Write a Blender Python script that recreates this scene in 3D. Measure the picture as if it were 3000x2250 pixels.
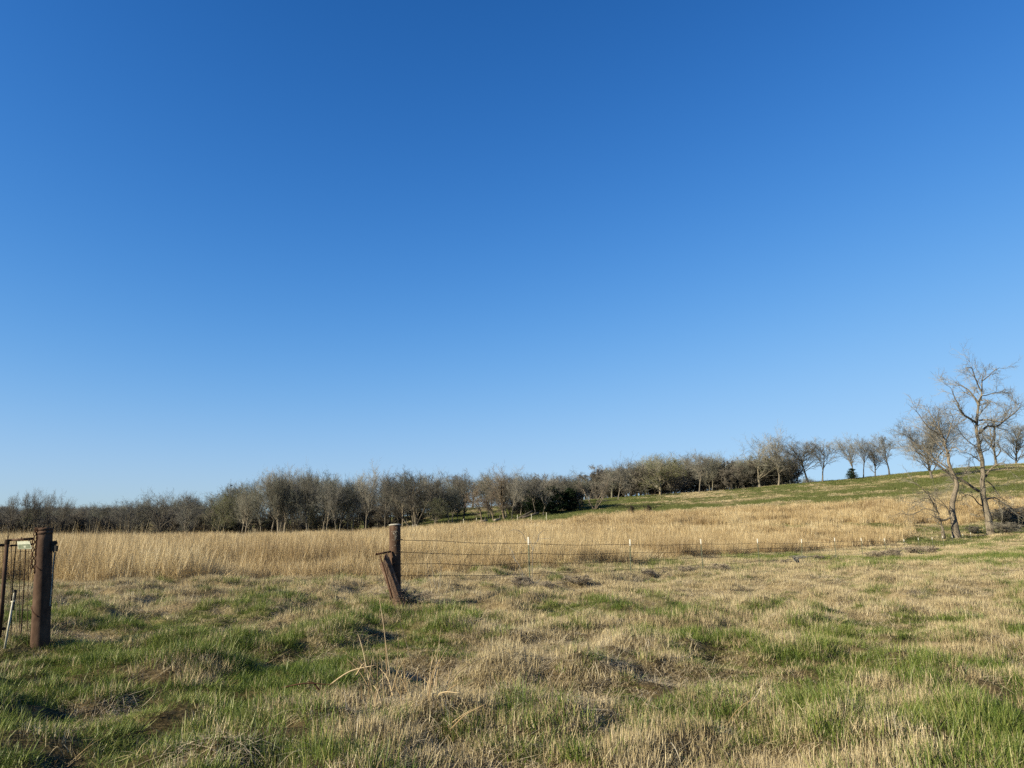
import bpy, math, random
import numpy as np

# ------------------------------------------------------------------ camera, sky, sun, exposure
for o in list(bpy.data.objects):
    bpy.data.objects.remove(o)
S = bpy.context.scene
COL = S.collection
F_PX = 2253.0
PITCH = math.radians(10.19)
CAM_H = 1.55
cam_d = bpy.data.cameras.new('camera')
cam = bpy.data.objects.new('camera', cam_d)
COL.objects.link(cam)
cam.location = (0, 0, CAM_H)
cam.rotation_euler = (math.radians(90) + PITCH, 0, 0)
cam_d.sensor_width = 36.0
cam_d.lens = 36.0 * F_PX / 3000.0
cam_d.clip_start = 0.05
cam_d.clip_end = 9000
S.camera = cam

SUN_EL, SUN_AZ = math.radians(23), math.radians(-117)      # azimuth clockwise from +Y
W = bpy.data.worlds.new('World')
S.world = W
W.use_nodes = True
nt = W.node_tree
nt.nodes.clear()
sky = nt.nodes.new('ShaderNodeTexSky')
sky.sky_type = 'NISHITA'
sky.sun_disc = False
sky.sun_elevation = SUN_EL
sky.sun_rotation = SUN_AZ
sky.altitude = 0
sky.air_density = 1.0
sky.dust_density = 0.1
sky.ozone_density = 2.0
# the phone camera's rendering of the sky: one fixed contrast curve per colour channel, the same all round
sep = nt.nodes.new('ShaderNodeSeparateColor'); com = nt.nodes.new('ShaderNodeCombineColor')
nt.links.new(sky.outputs[0], sep.inputs[0])
def _m(op, a, b):
    n = nt.nodes.new('ShaderNodeMath'); n.operation = op
    nt.links.new(a, n.inputs[0]); n.inputs[1].default_value = b
    return n.outputs[0]
for i, (g_, b_, k_) in enumerate(((2.25, 60.0, 25.4), (1.7, 16.0, 11.2), (2.15, 60.0, 50.0))):
    v = _m('POWER', _m('MULTIPLY', sep.outputs[i], .05), g_)
    dv = nt.nodes.new('ShaderNodeMath'); dv.operation = 'DIVIDE'
    nt.links.new(_m('MULTIPLY', v, k_ * 10), dv.inputs[0]); nt.links.new(_m('ADD', _m('MULTIPLY', v, b_), 1.0), dv.inputs[1])
    nt.links.new(dv.outputs[0], com.inputs[i])
bg = nt.nodes.new('ShaderNodeBackground')
EXPOSURE = 1.35
bg.inputs['Strength'].default_value = 0.05
wo = nt.nodes.new('ShaderNodeOutputWorld')
nt.links.new(com.outputs[0], bg.inputs['Color'])
nt.links.new(bg.outputs[0], wo.inputs['Surface'])

sd = bpy.data.lights.new('sun', 'SUN')
sd.energy = 5.0
sd.angle = math.radians(0.53)
sd.color = (1.0, 0.885, 0.65)
sun = bpy.data.objects.new('sun', sd)
COL.objects.link(sun)
sun.rotation_euler = (math.radians(90) - SUN_EL, 0, -SUN_AZ + math.pi)
sun.location = (-30, -20, 30)
S.view_settings.view_transform = 'Standard'
S.view_settings.look = 'None'
S.view_settings.exposure = EXPOSURE
S.view_settings.gamma = 1.0
S.view_settings.use_curve_mapping = False
S.render.engine = 'CYCLES'
S.cycles.use_denoising = False
S.cycles.max_bounces = 5
S.cycles.diffuse_bounces = 3
S.cycles.glossy_bounces = 2
S.cycles.transmission_bounces = 3
S.cycles.transparent_max_bounces = 4

# ------------------------------------------------------------------ helpers
CP, SP = math.cos(PITCH), math.sin(PITCH)

def pt(u, v, Y):
    """world point seen at photograph pixel (u, v) at forward distance Y"""
    up = -(v - 1125.0)
    yc = F_PX * CP - up * SP
    zc = F_PX * SP + up * CP
    t = Y / yc
    return np.array([(u - 1500.0) * t, Y, CAM_H + zc * t])

def nrm(a):
    return a / np.maximum(np.linalg.norm(a, axis=-1, keepdims=True), 1e-9)

def hash2(ix, iy, seed):
    h = (ix.astype(np.int64) * 374761393 + iy.astype(np.int64) * 668265263 + seed * 1442695041) & 0xFFFFFFFF
    h = ((h ^ (h >> 13)) * 1274126177) & 0xFFFFFFFF
    h = h ^ (h >> 16)
    return (h & 0xFFFF) / 65535.0

def vnoise(x, y, seed=0):
    x = np.asarray(x, float); y = np.asarray(y, float)
    ix = np.floor(x); iy = np.floor(y)
    fx = x - ix; fy = y - iy
    fx = fx * fx * (3 - 2 * fx); fy = fy * fy * (3 - 2 * fy)
    a = hash2(ix, iy, seed); b = hash2(ix + 1, iy, seed)
    c = hash2(ix, iy + 1, seed); d = hash2(ix + 1, iy + 1, seed)
    return (a + (b - a) * fx) * (1 - fy) + (c + (d - c) * fx) * fy

def fbm(x, y, seed=0, octv=3):
    s = 0; a = 0.5; t = 0
    for i in range(octv):
        s = s + a * vnoise(x * 2 ** i + 17.3 * i, y * 2 ** i - 9.1 * i, seed + i)
        t += a; a *= 0.5
    return s / t

def smooth(a, b, x):
    t = np.clip((np.asarray(x, float) - a) / (b - a), 0, 1)
    return t * t * (3 - 2 * t)

# ---- terrain: elevations by bearing (column of the photograph) and distance
KY = np.array([0, 10, 20, 30, 42, 55, 64, 74, 86, 100, 120, 140, 170, 205, 235, 300, 500, 900, 3000], float)
KU = np.array([-2500, 300, 1000, 1300, 1700, 2100, 2500, 2730, 2870, 3000, 5500], float)
KZ = np.array([
    [0, 0, 0, 0, -.1, -.2, -.3, -.4, -.6, -.9, -1.3, -1.8, -2.5, -3, -3, -2.5, 0, 6, 6],
    [0, 0, 0, -.05, -.25, -.45, -.6, -.75, -1.0, -1.25, -1.65, -2.1, -2.7, -3.1, -3, -2.5, 0, 6, 6],
    [0, 0, 0, -.03, -.15, -.3, -.4, -.5, -.65, -.8, -1.0, -1.3, -1.7, -1.8, -1.3, 0, 2.5, 6, 6],
    [0, 0, 0, 0, -.1, -.1, 0, .05, .1, .2, .4, .8, 2.0, 4.3, 5.6, 6, 7, 8, 8],
    [0, 0, 0, -.05, -.1, -.2, -.15, -.05, .15, .6, 1.7, 3.0, 5.2, 7.3, 7.6, 7, 7, 8, 8],
    [0, 0, 0, -.25, -.35, -.4, -.3, -.1, .35, 1.1, 2.5, 4.1, 7.2, 9.8, 10, 9, 9, 9, 9],
    [0, 0, -.05, -.2, -.42, -.65, -.7, -.6, .1, 1.5, 3.9, 5.9, 9.6, 13.1, 13.3, 12, 11, 10, 9],
    [0, 0, -.05, -.2, -.4, -.6, -.8, -.8, -.4, 1.2, 4.3, 7.2, 11.2, 15.2, 15.4, 14, 12, 10, 9],
    [0, 0, -.05, -.15, -.25, -.2, 0, -.4, -.25, 1.4, 5, 8.2, 12.5, 16.3, 16.5, 15, 12, 10, 9],
    [0, 0, 0, -.1, -.2, -.1, .1, .2, .5, 2.2, 5.8, 8.9, 13.4, 17.2, 17.5, 16, 13, 10, 9],
    [0, 0, 0, 0, 0, .3, .8, 1.5, 2.5, 4.5, 7.5, 10.5, 15, 18, 18, 17, 13, 10, 9]], float)
# dense smooth table
UU = np.linspace(-2500, 5500, 401)
TT = np.linspace(0, 1, 400)                       # sqrt-like distance parameter
YY = 3000 * TT ** 3
_tab = np.empty((len(KU), len(YY)))
for i in range(len(KU)):
    _tab[i] = np.interp(YY, KY, KZ[i])
TAB = np.empty((len(UU), len(YY)))
for j in range(len(YY)):
    TAB[:, j] = np.interp(UU, KU, _tab[:, j])
for _ in range(3):
    TAB[1:-1] = .25 * TAB[:-2] + .5 * TAB[1:-1] + .25 * TAB[2:]
for _ in range(10):
    TAB[:, 1:-1] = .25 * TAB[:, :-2] + .5 * TAB[:, 1:-1] + .25 * TAB[:, 2:]

def u_of(X, Y):
    return 1500 + 2289 * np.asarray(X, float) / np.maximum(np.asarray(Y, float), 3.0)

def base_h(X, Y):
    u = np.clip((u_of(X, Y) + 2500) / 8000 * 400, 0, 399.999)
    t = np.clip((np.maximum(Y, 0) / 3000.0) ** (1 / 3.) * 399, 0, 398.999)
    i = u.astype(int); j = t.astype(int); fu = u - i; ft = t - j
    return ((TAB[i, j] * (1 - fu) + TAB[i + 1, j] * fu) * (1 - ft)
            + (TAB[i, j + 1] * (1 - fu) + TAB[i + 1, j + 1] * fu) * ft)

def tussock(X, Y):
    n = fbm(X * 1.15 + 3, Y * 1.05, 11, 3)
    m = fbm(X * 0.33, Y * 0.3, 15, 2)
    return np.clip((n - .5) * 1.6, -.6, .75) * (.5 + m)

def stripe(X, Y):
    """mowing swaths running along the fence: 1 where the cut grass lies flat"""
    s = (4.354 * X - 3.36 * Y) / 5.5 + 1.6 * (fbm(X * .12, Y * .12, 91, 2) - .5)
    w = .5 + .5 * np.sin(2 * np.pi * s / 3.7)
    return smooth(.45, .8, w + .7 * (fbm(X * .6, Y * .6, 93, 2) - .5)) * smooth(12, 20, Y) * (1 - smooth(70, 90, Y))

def height(X, Y):
    X = np.asarray(X, float); Y = np.asarray(Y, float)
    d = np.hypot(X, Y)
    fade = 1 - smooth(18, 60, d)
    z = base_h(X, Y)
    z = z + tussock(X, Y) * (0.235 * fade + 0.03)
    z = z + (vnoise(X * 4.1, Y * 4.1, 5) - .5) * 0.075 * fade + (vnoise(X * 2.1 + 5, Y * 1.9, 6) - .5) * 0.10 * fade
    z = z + (fbm(X * .12, Y * .12, 31, 3) - .5) * .45 * smooth(40, 130, d)
    return z

# ---- ground cover zones
def edge_y(u):
    return np.interp(u, [-2500, 300, 900, 1150, 1500, 1850, 2000, 2330, 2560, 2650, 2700],
                     [20.5, 21.5, 22, 22, 26, 32, 40, 55, 74, 84, 100])

def far_y(u):
    return np.interp(u, [-2500, 1000, 1300, 1700, 2100, 2500, 3000, 5500],
                     [108, 108, 120, 124, 128, 122, 115, 108])

def tall_mask(X, Y):
    u = u_of(X, Y)
    wob = (fbm(X * .25, Y * .25, 41, 3) - .5)
    m = smooth(-1.1, 1.5, Y + wob * 5.5 - edge_y(u)) * (1 - smooth(-2, 5, Y + wob * 14 - far_y(u)))
    swale = smooth(90, 93, Y + wob * 6) * (1 - smooth(97, 101, Y + wob * 6)) * smooth(1600, 1750, u)
    return m * (1 - .85 * swale)

def hill_mask(X, Y):
    u = u_of(X, Y)
    wob = (fbm(X * .25, Y * .25, 41, 3) - .5)
    return smooth(-2, 5, Y + wob * 14 - far_y(u)) * smooth(1150, 1300, u + (Y - 150) * 1.5)

def green(X, Y):
    """share of living green grass, 0..1"""
    X = np.asarray(X, float); Y = np.asarray(Y, float)
    d = np.hypot(X, Y)
    u = u_of(X, Y)
    n = fbm(X * .85 + 7, Y * .7, 3, 3) * .55 + fbm(X * 2.9, Y * 2.5, 8, 2) * .45
    bias = -.02 - .13 * smooth(12.5, 18, Y) + .03 * smooth(22, 34, Y)
    bias = bias + .105 * (1 - smooth(-2.2, -.4, X)) * (1 - smooth(12.5, 16.5, Y))
    bias = bias + .06 * smooth(1.4, 3.0, X) * (1 - smooth(9.5, 13, Y))
    bias = bias - .08 * np.exp(-((X - .6) / 1.6) ** 2) * (1 - smooth(10, 13, Y))
    bias = bias - .15 * np.exp(-((X + 1.0) / .65) ** 2 - ((Y - 7.4) / 1.0) ** 2)
    bias = bias + .10 * np.exp(-((X - .3) / .8) ** 2 - ((Y - 5.2) / .5) ** 2)
    near = smooth(.36, .68, n + bias)
    n2 = fbm(X * .14 + 3, Y * .05, 23, 4)
    n3 = fbm(X * .5, Y * .2, 29, 3)
    swath = smooth(.47, .66, n2 * .55 + n3 * .45 + .045 * smooth(2500, 2800, u) + .03 - .07 * stripe(X, Y))
    n4 = fbm(X * .045 + 11, Y * .13, 61, 4)
    low = 1 - smooth(2, 16, Y - far_y(u))
    hill = smooth(.36, .60, n4 * .6 + n2 * .2 + n3 * .2 + .075 - .07 * low)
    f = smooth(25, 40, Y)
    g = near * (1 - f) + swath * f
    h = hill_mask(X, Y)
    return g * (1 - h) + hill * h

# ------------------------------------------------------------------ mesh building
def mk_mesh(name, V, faces, mats=(), attrs=None, smooth_shade=False):
    me = bpy.data.meshes.new(name)
    V = np.asarray(V, np.float32)
    me.vertices.add(len(V))
    me.vertices.foreach_set('co', V.ravel())
    faces = [np.asarray(f, np.int32) for f in faces if len(f)]
    if faces:
        loops = np.concatenate([f.ravel() for f in faces])
        tot = np.concatenate([np.full(len(f), f.shape[1], np.int32) for f in faces])
        start = np.concatenate([[0], np.cumsum(tot)[:-1]]).astype(np.int32)
        me.loops.add(len(loops))
        me.loops.foreach_set('vertex_index', loops)
        me.polygons.add(len(tot))
        me.polygons.foreach_set('loop_start', start)
        me.polygons.foreach_set('loop_total', tot)
        me.polygons.foreach_set('use_smooth', np.full(len(tot), smooth_shade, bool))
    for k, a in (attrs or {}).items():
        a = np.asarray(a, np.float32)
        if a.ndim == 2:
            at = me.attributes.new(k, 'FLOAT_VECTOR', 'POINT')
            at.data.foreach_set('vector', a.ravel())
        else:
            at = me.attributes.new(k, 'FLOAT', 'POINT')
            at.data.foreach_set('value', a)
    for m in mats:
        me.materials.append(m)
    me.update(calc_edges=True)
    me.validate()
    return me

class Geo:
    def __init__(s):
        s.V = []; s.F = []; s.n = 0; s.A = []
    def add(s, V, faces, var=None):
        V = np.asarray(V, float).reshape(-1, 3)
        for f in faces:
            if len(f): s.F.append(np.asarray(f, int) + s.n)
        s.V.append(V); s.n += len(V)
        s.A.append(np.zeros(len(V)) if var is None else np.asarray(var, float))
        return s
    def mesh(s, name, mats=(), sm=False):
        return mk_mesh(name, np.concatenate(s.V), s.F, mats, {'var': np.concatenate(s.A)}, sm)

def tubes(P, R, sides=5, tip=True, base_cap=False):
    """P (n,K,3) centre lines, R (n,K) radii -> verts, faces"""
    P = np.asarray(P, float); R = np.asarray(R, float)
    n, K, _ = P.shape
    T = np.empty_like(P)
    T[:, 1:-1] = P[:, 2:] - P[:, :-2]; T[:, 0] = P[:, 1] - P[:, 0]; T[:, -1] = P[:, -1] - P[:, -2]
    T = nrm(T)
    m = nrm(P[:, -1] - P[:, 0] + 1e-6)
    ref = np.where(np.abs(m[:, 2:3]) < .8, np.array([[0, 0, 1.]]), np.array([[1., 0, 0]]))
    a = nrm(np.cross(m, ref))[:, None, :]
    a = nrm(a - (a * T).sum(-1, keepdims=True) * T)
    b = np.cross(T, a)
    ang = np.arange(sides) * 2 * np.pi / sides
    ring = (P[:, :, None, :] + R[:, :, None, None] *
            (np.cos(ang)[None, None, :, None] * a[:, :, None, :] + np.sin(ang)[None, None, :, None] * b[:, :, None, :]))
    Kr = K - 1 if tip else K
    V = ring[:, :Kr].reshape(n, -1, 3)
    per = Kr * sides
    if tip:
        V = np.concatenate([V, P[:, -1:, :]], 1); per += 1
    off = (np.arange(n) * per)[:, None, None]
    k = np.arange(Kr - 1)[:, None]; s = np.arange(sides)[None, :]; s2 = (s + 1) % sides
    q = np.stack([k * sides + s, k * sides + s2, (k + 1) * sides + s2, (k + 1) * sides + s], -1).reshape(-1, 4)
    F = [(q[None] + off).reshape(-1, 4)]
    if tip:
        base = (Kr - 1) * sides
        t = np.stack([base + s[0], base + s2[0], np.full(sides, Kr * sides)], -1)
        F.append((t[None] + off).reshape(-1, 3))
    else:
        top = ((Kr - 1) * sides + np.arange(sides))[None]
        F.append((top[None] + off).reshape(-1, sides))
    if base_cap:
        bt = np.arange(sides)[::-1][None]
        F.append((bt[None] + off).reshape(-1, sides))
    return V.reshape(-1, 3), F

def poly(pts, K):
    """resample a polyline smoothly to K points"""
    p = np.asarray(pts, float)
    d = np.concatenate([[0], np.cumsum(np.linalg.norm(np.diff(p, axis=0), axis=1))])
    t = np.linspace(0, d[-1], K)
    # Catmull-Rom through numpy
    out = np.empty((K, 3))
    for c in range(3):
        m = np.gradient(p[:, c], d)
        i = np.clip(np.searchsorted(d, t, 'right') - 1, 0, len(d) - 2)
        h = d[i + 1] - d[i]; s = (t - d[i]) / h
        out[:, c] = ((2 * s**3 - 3 * s**2 + 1) * p[i, c] + (s**3 - 2 * s**2 + s) * h * m[i]
                     + (-2 * s**3 + 3 * s**2) * p[i + 1, c] + (s**3 - s**2) * h * m[i + 1])
    return out

def rod(g, p0, p1, r0, r1=None, sides=8, K=2, var=0.0):
    r1 = r0 if r1 is None else r1
    p0 = np.asarray(p0, float); p1 = np.asarray(p1, float)
    t = np.linspace(0, 1, K)[:, None]
    V, F = tubes((p0 + (p1 - p0) * t)[None], (r0 + (r1 - r0) * t[:, 0])[None], sides, tip=False, base_cap=True)
    g.add(V, F, np.full(len(V), var))

def curve_tube(g, pts, r, sides=6, K=None, tip=False, r1=None):
    K = K or max(2 * len(pts), 6)
    P = poly(pts, K) if len(pts) > 2 else np.linspace(pts[0], pts[1], K)
    V, F = tubes(P[None], np.linspace(r, r if r1 is None else r1, K)[None], sides, tip=tip, base_cap=True)
    g.add(V, F)

def box(g, c, size, R=None):
    c = np.asarray(c, float); s = np.asarray(size, float) / 2
    v = np.array([[x, y, z] for x in (-1, 1) for y in (-1, 1) for z in (-1, 1)]) * s
    if R is not None: v = v @ np.asarray(R).T
    f = np.array([[0, 1, 3, 2], [4, 6, 7, 5], [0, 4, 5, 1], [2, 3, 7, 6], [0, 2, 6, 4], [1, 5, 7, 3]])
    g.add(v + c, [f])

def link(name, me, parent=None, loc=None):
    o = bpy.data.objects.new(name, me)
    COL.objects.link(o)
    if parent is not None: o.parent = parent
    if loc is not None: o.location = loc
    return o

def tag(o, label=None, cat=None, group=None, kind=None):
    if label: o['label'] = label
    if cat: o['category'] = cat
    if group: o['group'] = group
    if kind: o['kind'] = kind
    return o

def empty(name, loc, label=None, cat=None, group=None, rz=0.0):
    o = bpy.data.objects.new(name, None)
    COL.objects.link(o)
    o.empty_display_size = .2
    o.location = loc; o.rotation_euler = (0, 0, rz)
    return tag(o, label, cat, group)

# ------------------------------------------------------------------ materials
def mat(name):
    m = bpy.data.materials.new(name)
    m.use_nodes = True
    m.node_tree.nodes.clear()
    N = m.node_tree.nodes; L = m.node_tree.links
    out = N.new('ShaderNodeOutputMaterial')
    return m, N, L, out

ALBEDO = .68          # all stops below are scaled to measured reflectance
def ramp(N, stops):
    r = N.new('ShaderNodeValToRGB')
    e = r.color_ramp.elements
    while len(e) < len(stops): e.new(.5)
    for i, (p, c) in enumerate(stops):
        e[i].position = p; e[i].color = (*[x * ALBEDO for x in c], 1)
    return r

def mathn(N, L, op, a, b=None, clamp=False):
    n = N.new('ShaderNodeMath'); n.operation = op; n.use_clamp = clamp
    for i, x in enumerate((a, b)):
        if x is None: continue
        if isinstance(x, (int, float)): n.inputs[i].default_value = x
        else: L.new(x, n.inputs[i])
    return n.outputs[0]

def blade_mat(name, stops, trans=.35, gloss=.06, patch=.55, amp=.9):
    m, N, L, out = mat(name)
    at = N.new('ShaderNodeAttribute'); at.attribute_name = 'var'
    oi = N.new('ShaderNodeObjectInfo')
    x = mathn(N, L, 'ADD', mathn(N, L, 'MULTIPLY', at.outputs['Fac'], .68), mathn(N, L, 'MULTIPLY', oi.outputs['Random'], .32))
    geo = N.new('ShaderNodeNewGeometry')
    pn = N.new('ShaderNodeTexNoise'); pn.inputs['Scale'].default_value = patch; pn.inputs['Detail'].default_value = 4
    L.new(geo.outputs['Position'], pn.inputs['Vector'])
    x = mathn(N, L, 'ADD', x, mathn(N, L, 'MULTIPLY', mathn(N, L, 'SUBTRACT', pn.outputs['Fac'], .5), amp), True)
    r = ramp(N, stops)
    L.new(x, r.inputs[0])
    d = N.new('ShaderNodeBsdfDiffuse'); t = N.new('ShaderNodeBsdfTranslucent')
    L.new(r.outputs[0], d.inputs['Color']); L.new(r.outputs[0], t.inputs['Color'])
    mx = N.new('ShaderNodeMixShader'); mx.inputs[0].default_value = trans
    L.new(d.outputs[0], mx.inputs[1]); L.new(t.outputs[0], mx.inputs[2])
    gl = N.new('ShaderNodeBsdfGlossy'); gl.inputs['Roughness'].default_value = .45
    gl.inputs['Color'].default_value = (.9, .9, .85, 1)
    m2 = N.new('ShaderNodeMixShader'); m2.inputs[0].default_value = gloss
    L.new(mx.outputs[0], m2.inputs[1]); L.new(gl.outputs[0], m2.inputs[2])
    L.new(m2.outputs[0], out.inputs[0])
    return m

M_GREEN = blade_mat('green_grass', [(0, (.04, .075, .013)), (.4, (.10, .155, .028)), (.75, (.20, .25, .05)), (1, (.43, .39, .17))], .22, .02)
M_FARG = blade_mat('hill_turf', [(0, (.07, .088, .025)), (.4, (.13, .155, .042)), (.75, (.2, .215, .075)), (1, (.38, .34, .17))], .2, .02, .1, 1.0)
M_DRY = blade_mat('dry_stubble', [(0, (.21, .16, .09)), (.35, (.43, .345, .195)), (.7, (.60, .505, .31)), (1, (.76, .68, .48))], .16, .015)
M_THATCH = blade_mat('matted_thatch', [(0, (.22, .17, .105)), (.45, (.48, .40, .27)), (1, (.78, .70, .53))], .2, .02)
M_TALL = blade_mat('tall_straw', [(0, (.26, .175, .085)), (.35, (.48, .355, .18)), (.75, (.66, .52, .285)), (1, (.84, .73, .48))], .3, .03, .16, 1.7)
M_WEED = blade_mat('weed_stem', [(0, (.14, .09, .05)), (.5, (.36, .26, .14)), (1, (.6, .5, .33))], .05, .03)

def pbr(name, stops, scale=(8, 8, 8), rough=.85, metal=0.0, bump=.3, bscale=30, use_objcol=False, detail=6, dist=.02):
    m, N, L, out = mat(name)
    tc = N.new('ShaderNodeTexCoord')
    mp = N.new('ShaderNodeMapping'); mp.inputs['Scale'].default_value = scale
    L.new(tc.outputs['Object'], mp.inputs[0])
    nz = N.new('ShaderNodeTexNoise'); nz.inputs['Scale'].default_value = 1.0; nz.inputs['Detail'].default_value = detail
    nz.inputs['Roughness'].default_value = .65
    L.new(mp.outputs[0], nz.inputs['Vector'])
    r = ramp(N, stops); L.new(nz.outputs['Fac'], r.inputs[0])
    p = N.new('ShaderNodeBsdfPrincipled')
    p.inputs['Roughness'].default_value = rough; p.inputs['Metallic'].default_value = metal
    p.inputs['Specular IOR Level'].default_value = .12
    colour = r.outputs[0]
    if use_objcol:
        oi = N.new('ShaderNodeObjectInfo')
        mx = N.new('ShaderNodeMix'); mx.data_type = 'RGBA'; mx.blend_type = 'MULTIPLY'; mx.inputs[0].default_value = 1
        L.new(colour, mx.inputs[6]); L.new(oi.outputs['Color'], mx.inputs[7])
        colour = mx.outputs[2]
    L.new(colour, p.inputs['Base Color'])
    n2 = N.new('ShaderNodeTexNoise'); n2.inputs['Scale'].default_value = bscale; n2.inputs['Detail'].default_value = 4
    L.new(tc.outputs['Object'], n2.inputs['Vector'])
    b = N.new('ShaderNodeBump'); b.inputs['Strength'].default_value = bump; b.inputs['Distance'].default_value = dist
    L.new(n2.outputs['Fac'], b.inputs['Height'])
    L.new(b.outputs[0], p.inputs['Normal'])
    L.new(p.outputs[0], out.inputs[0])
    return m

M_BARK = pbr('bark', [(.3, (.10, .088, .072)), (.55, (.19, .17, .142)), (.75, (.29, .265, .225))], (6, 6, 1.2), .95, 0, .8, 14, True, dist=.06)
M_TWIG = pbr('twig', [(.3, (.155, .152, .138)), (.7, (.255, .245, .222))], (2, 2, 2), .9, 0, 0, 10, True)
M_RUST = pbr('rusty_pipe', [(.28, (.03, .018, .013)), (.45, (.07, .042, .029)), (.6, (.105, .067, .047)), (.8, (.18, .13, .096))], (9, 9, 4), .9, 0, .35, 60, dist=.006)
M_RUSTD = pbr('dark_rust', [(.3, (.035, .02, .015)), (.6, (.10, .05, .03)), (.85, (.18, .10, .06))], (30, 30, 30), .85, .3, .3, 90, dist=.003)
M_WIRE = pbr('barbed_wire_metal', [(.3, (.05, .032, .022)), (.7, (.12, .085, .06))], (20, 20, 20), .7, .5, 0, 90)
M_WOOD = pbr('weathered_wood', [(.3, (.05, .028, .02)), (.5, (.135, .085, .06)), (.72, (.25, .185, .14))], (60, 60, 3), .9, 0, .9, 46, dist=.016)
M_POSTG = pbr('green_steel', [(.3, (.055, .07, .045)), (.7, (.12, .125, .09))], (20, 20, 20), .6, .3, .1, 50)
M_WHITE = pbr('white_paint', [(.3, (.42, .42, .38)), (.7, (.58, .58, .54))], (20, 20, 20), .6, 0, .1, 50)
M_PALE = pbr('pale_rod', [(.3, (.42, .40, .31)), (.7, (.62, .59, .48))], (14, 14, 14), .5, 0, .1, 50)
M_BLACK = pbr('dark_fitting', [(.3, (.012, .012, .012)), (.7, (.04, .035, .03))], (30, 30, 30), .5, 0, .1, 50)
M_CONC = pbr('concrete', [(.3, (.30, .28, .24)), (.7, (.5, .48, .42))], (25, 25, 25), .95, 0, .6, 60, dist=.01)
M_PLATE = pbr('faded_plate', [(.35, (.28, .30, .24)), (.65, (.42, .44, .36))], (9, 9, 20), .5, .3, .1, 50)
M_PLATE2 = pbr('worn_green_print', [(.35, (.10, .13, .085)), (.65, (.24, .27, .18))], (14, 14, 30), .6, .1, .1, 50)

def leaf_mat(name, stops, trans=.3):
    m, N, L, out = mat(name)
    at = N.new('ShaderNodeAttribute'); at.attribute_name = 'var'
    oi = N.new('ShaderNodeObjectInfo')
    r = ramp(N, stops); L.new(at.outputs['Fac'], r.inputs[0])
    mx0 = N.new('ShaderNodeMix'); mx0.data_type = 'RGBA'; mx0.blend_type = 'MULTIPLY'; mx0.inputs[0].default_value = 1
    L.new(r.outputs[0], mx0.inputs[6]); L.new(oi.outputs['Color'], mx0.inputs[7])
    d = N.new('ShaderNodeBsdfDiffuse'); t = N.new('ShaderNodeBsdfTranslucent')
    L.new(mx0.outputs[2], d.inputs['Color']); L.new(mx0.outputs[2], t.inputs['Color'])
    mx = N.new('ShaderNodeMixShader'); mx.inputs[0].default_value = trans
    L.new(d.outputs[0], mx.inputs[1]); L.new(t.outputs[0], mx.inputs[2])
    L.new(mx.outputs[0], out.inputs[0])
    return m

M_BUD = leaf_mat('bud_leaf', [(0, (.10, .12, .045)), (.5, (.16, .185, .075)), (1, (.24, .26, .12))])
M_DEAD = leaf_mat('dead_leaf', [(0, (.10, .06, .035)), (.5, (.17, .10, .06)), (1, (.25, .165, .10))])
M_CEDAR = leaf_mat('cedar_spray', [(0, (.012, .022, .012)), (.5, (.022, .040, .020)), (1, (.045, .065, .032))], .15)

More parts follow.
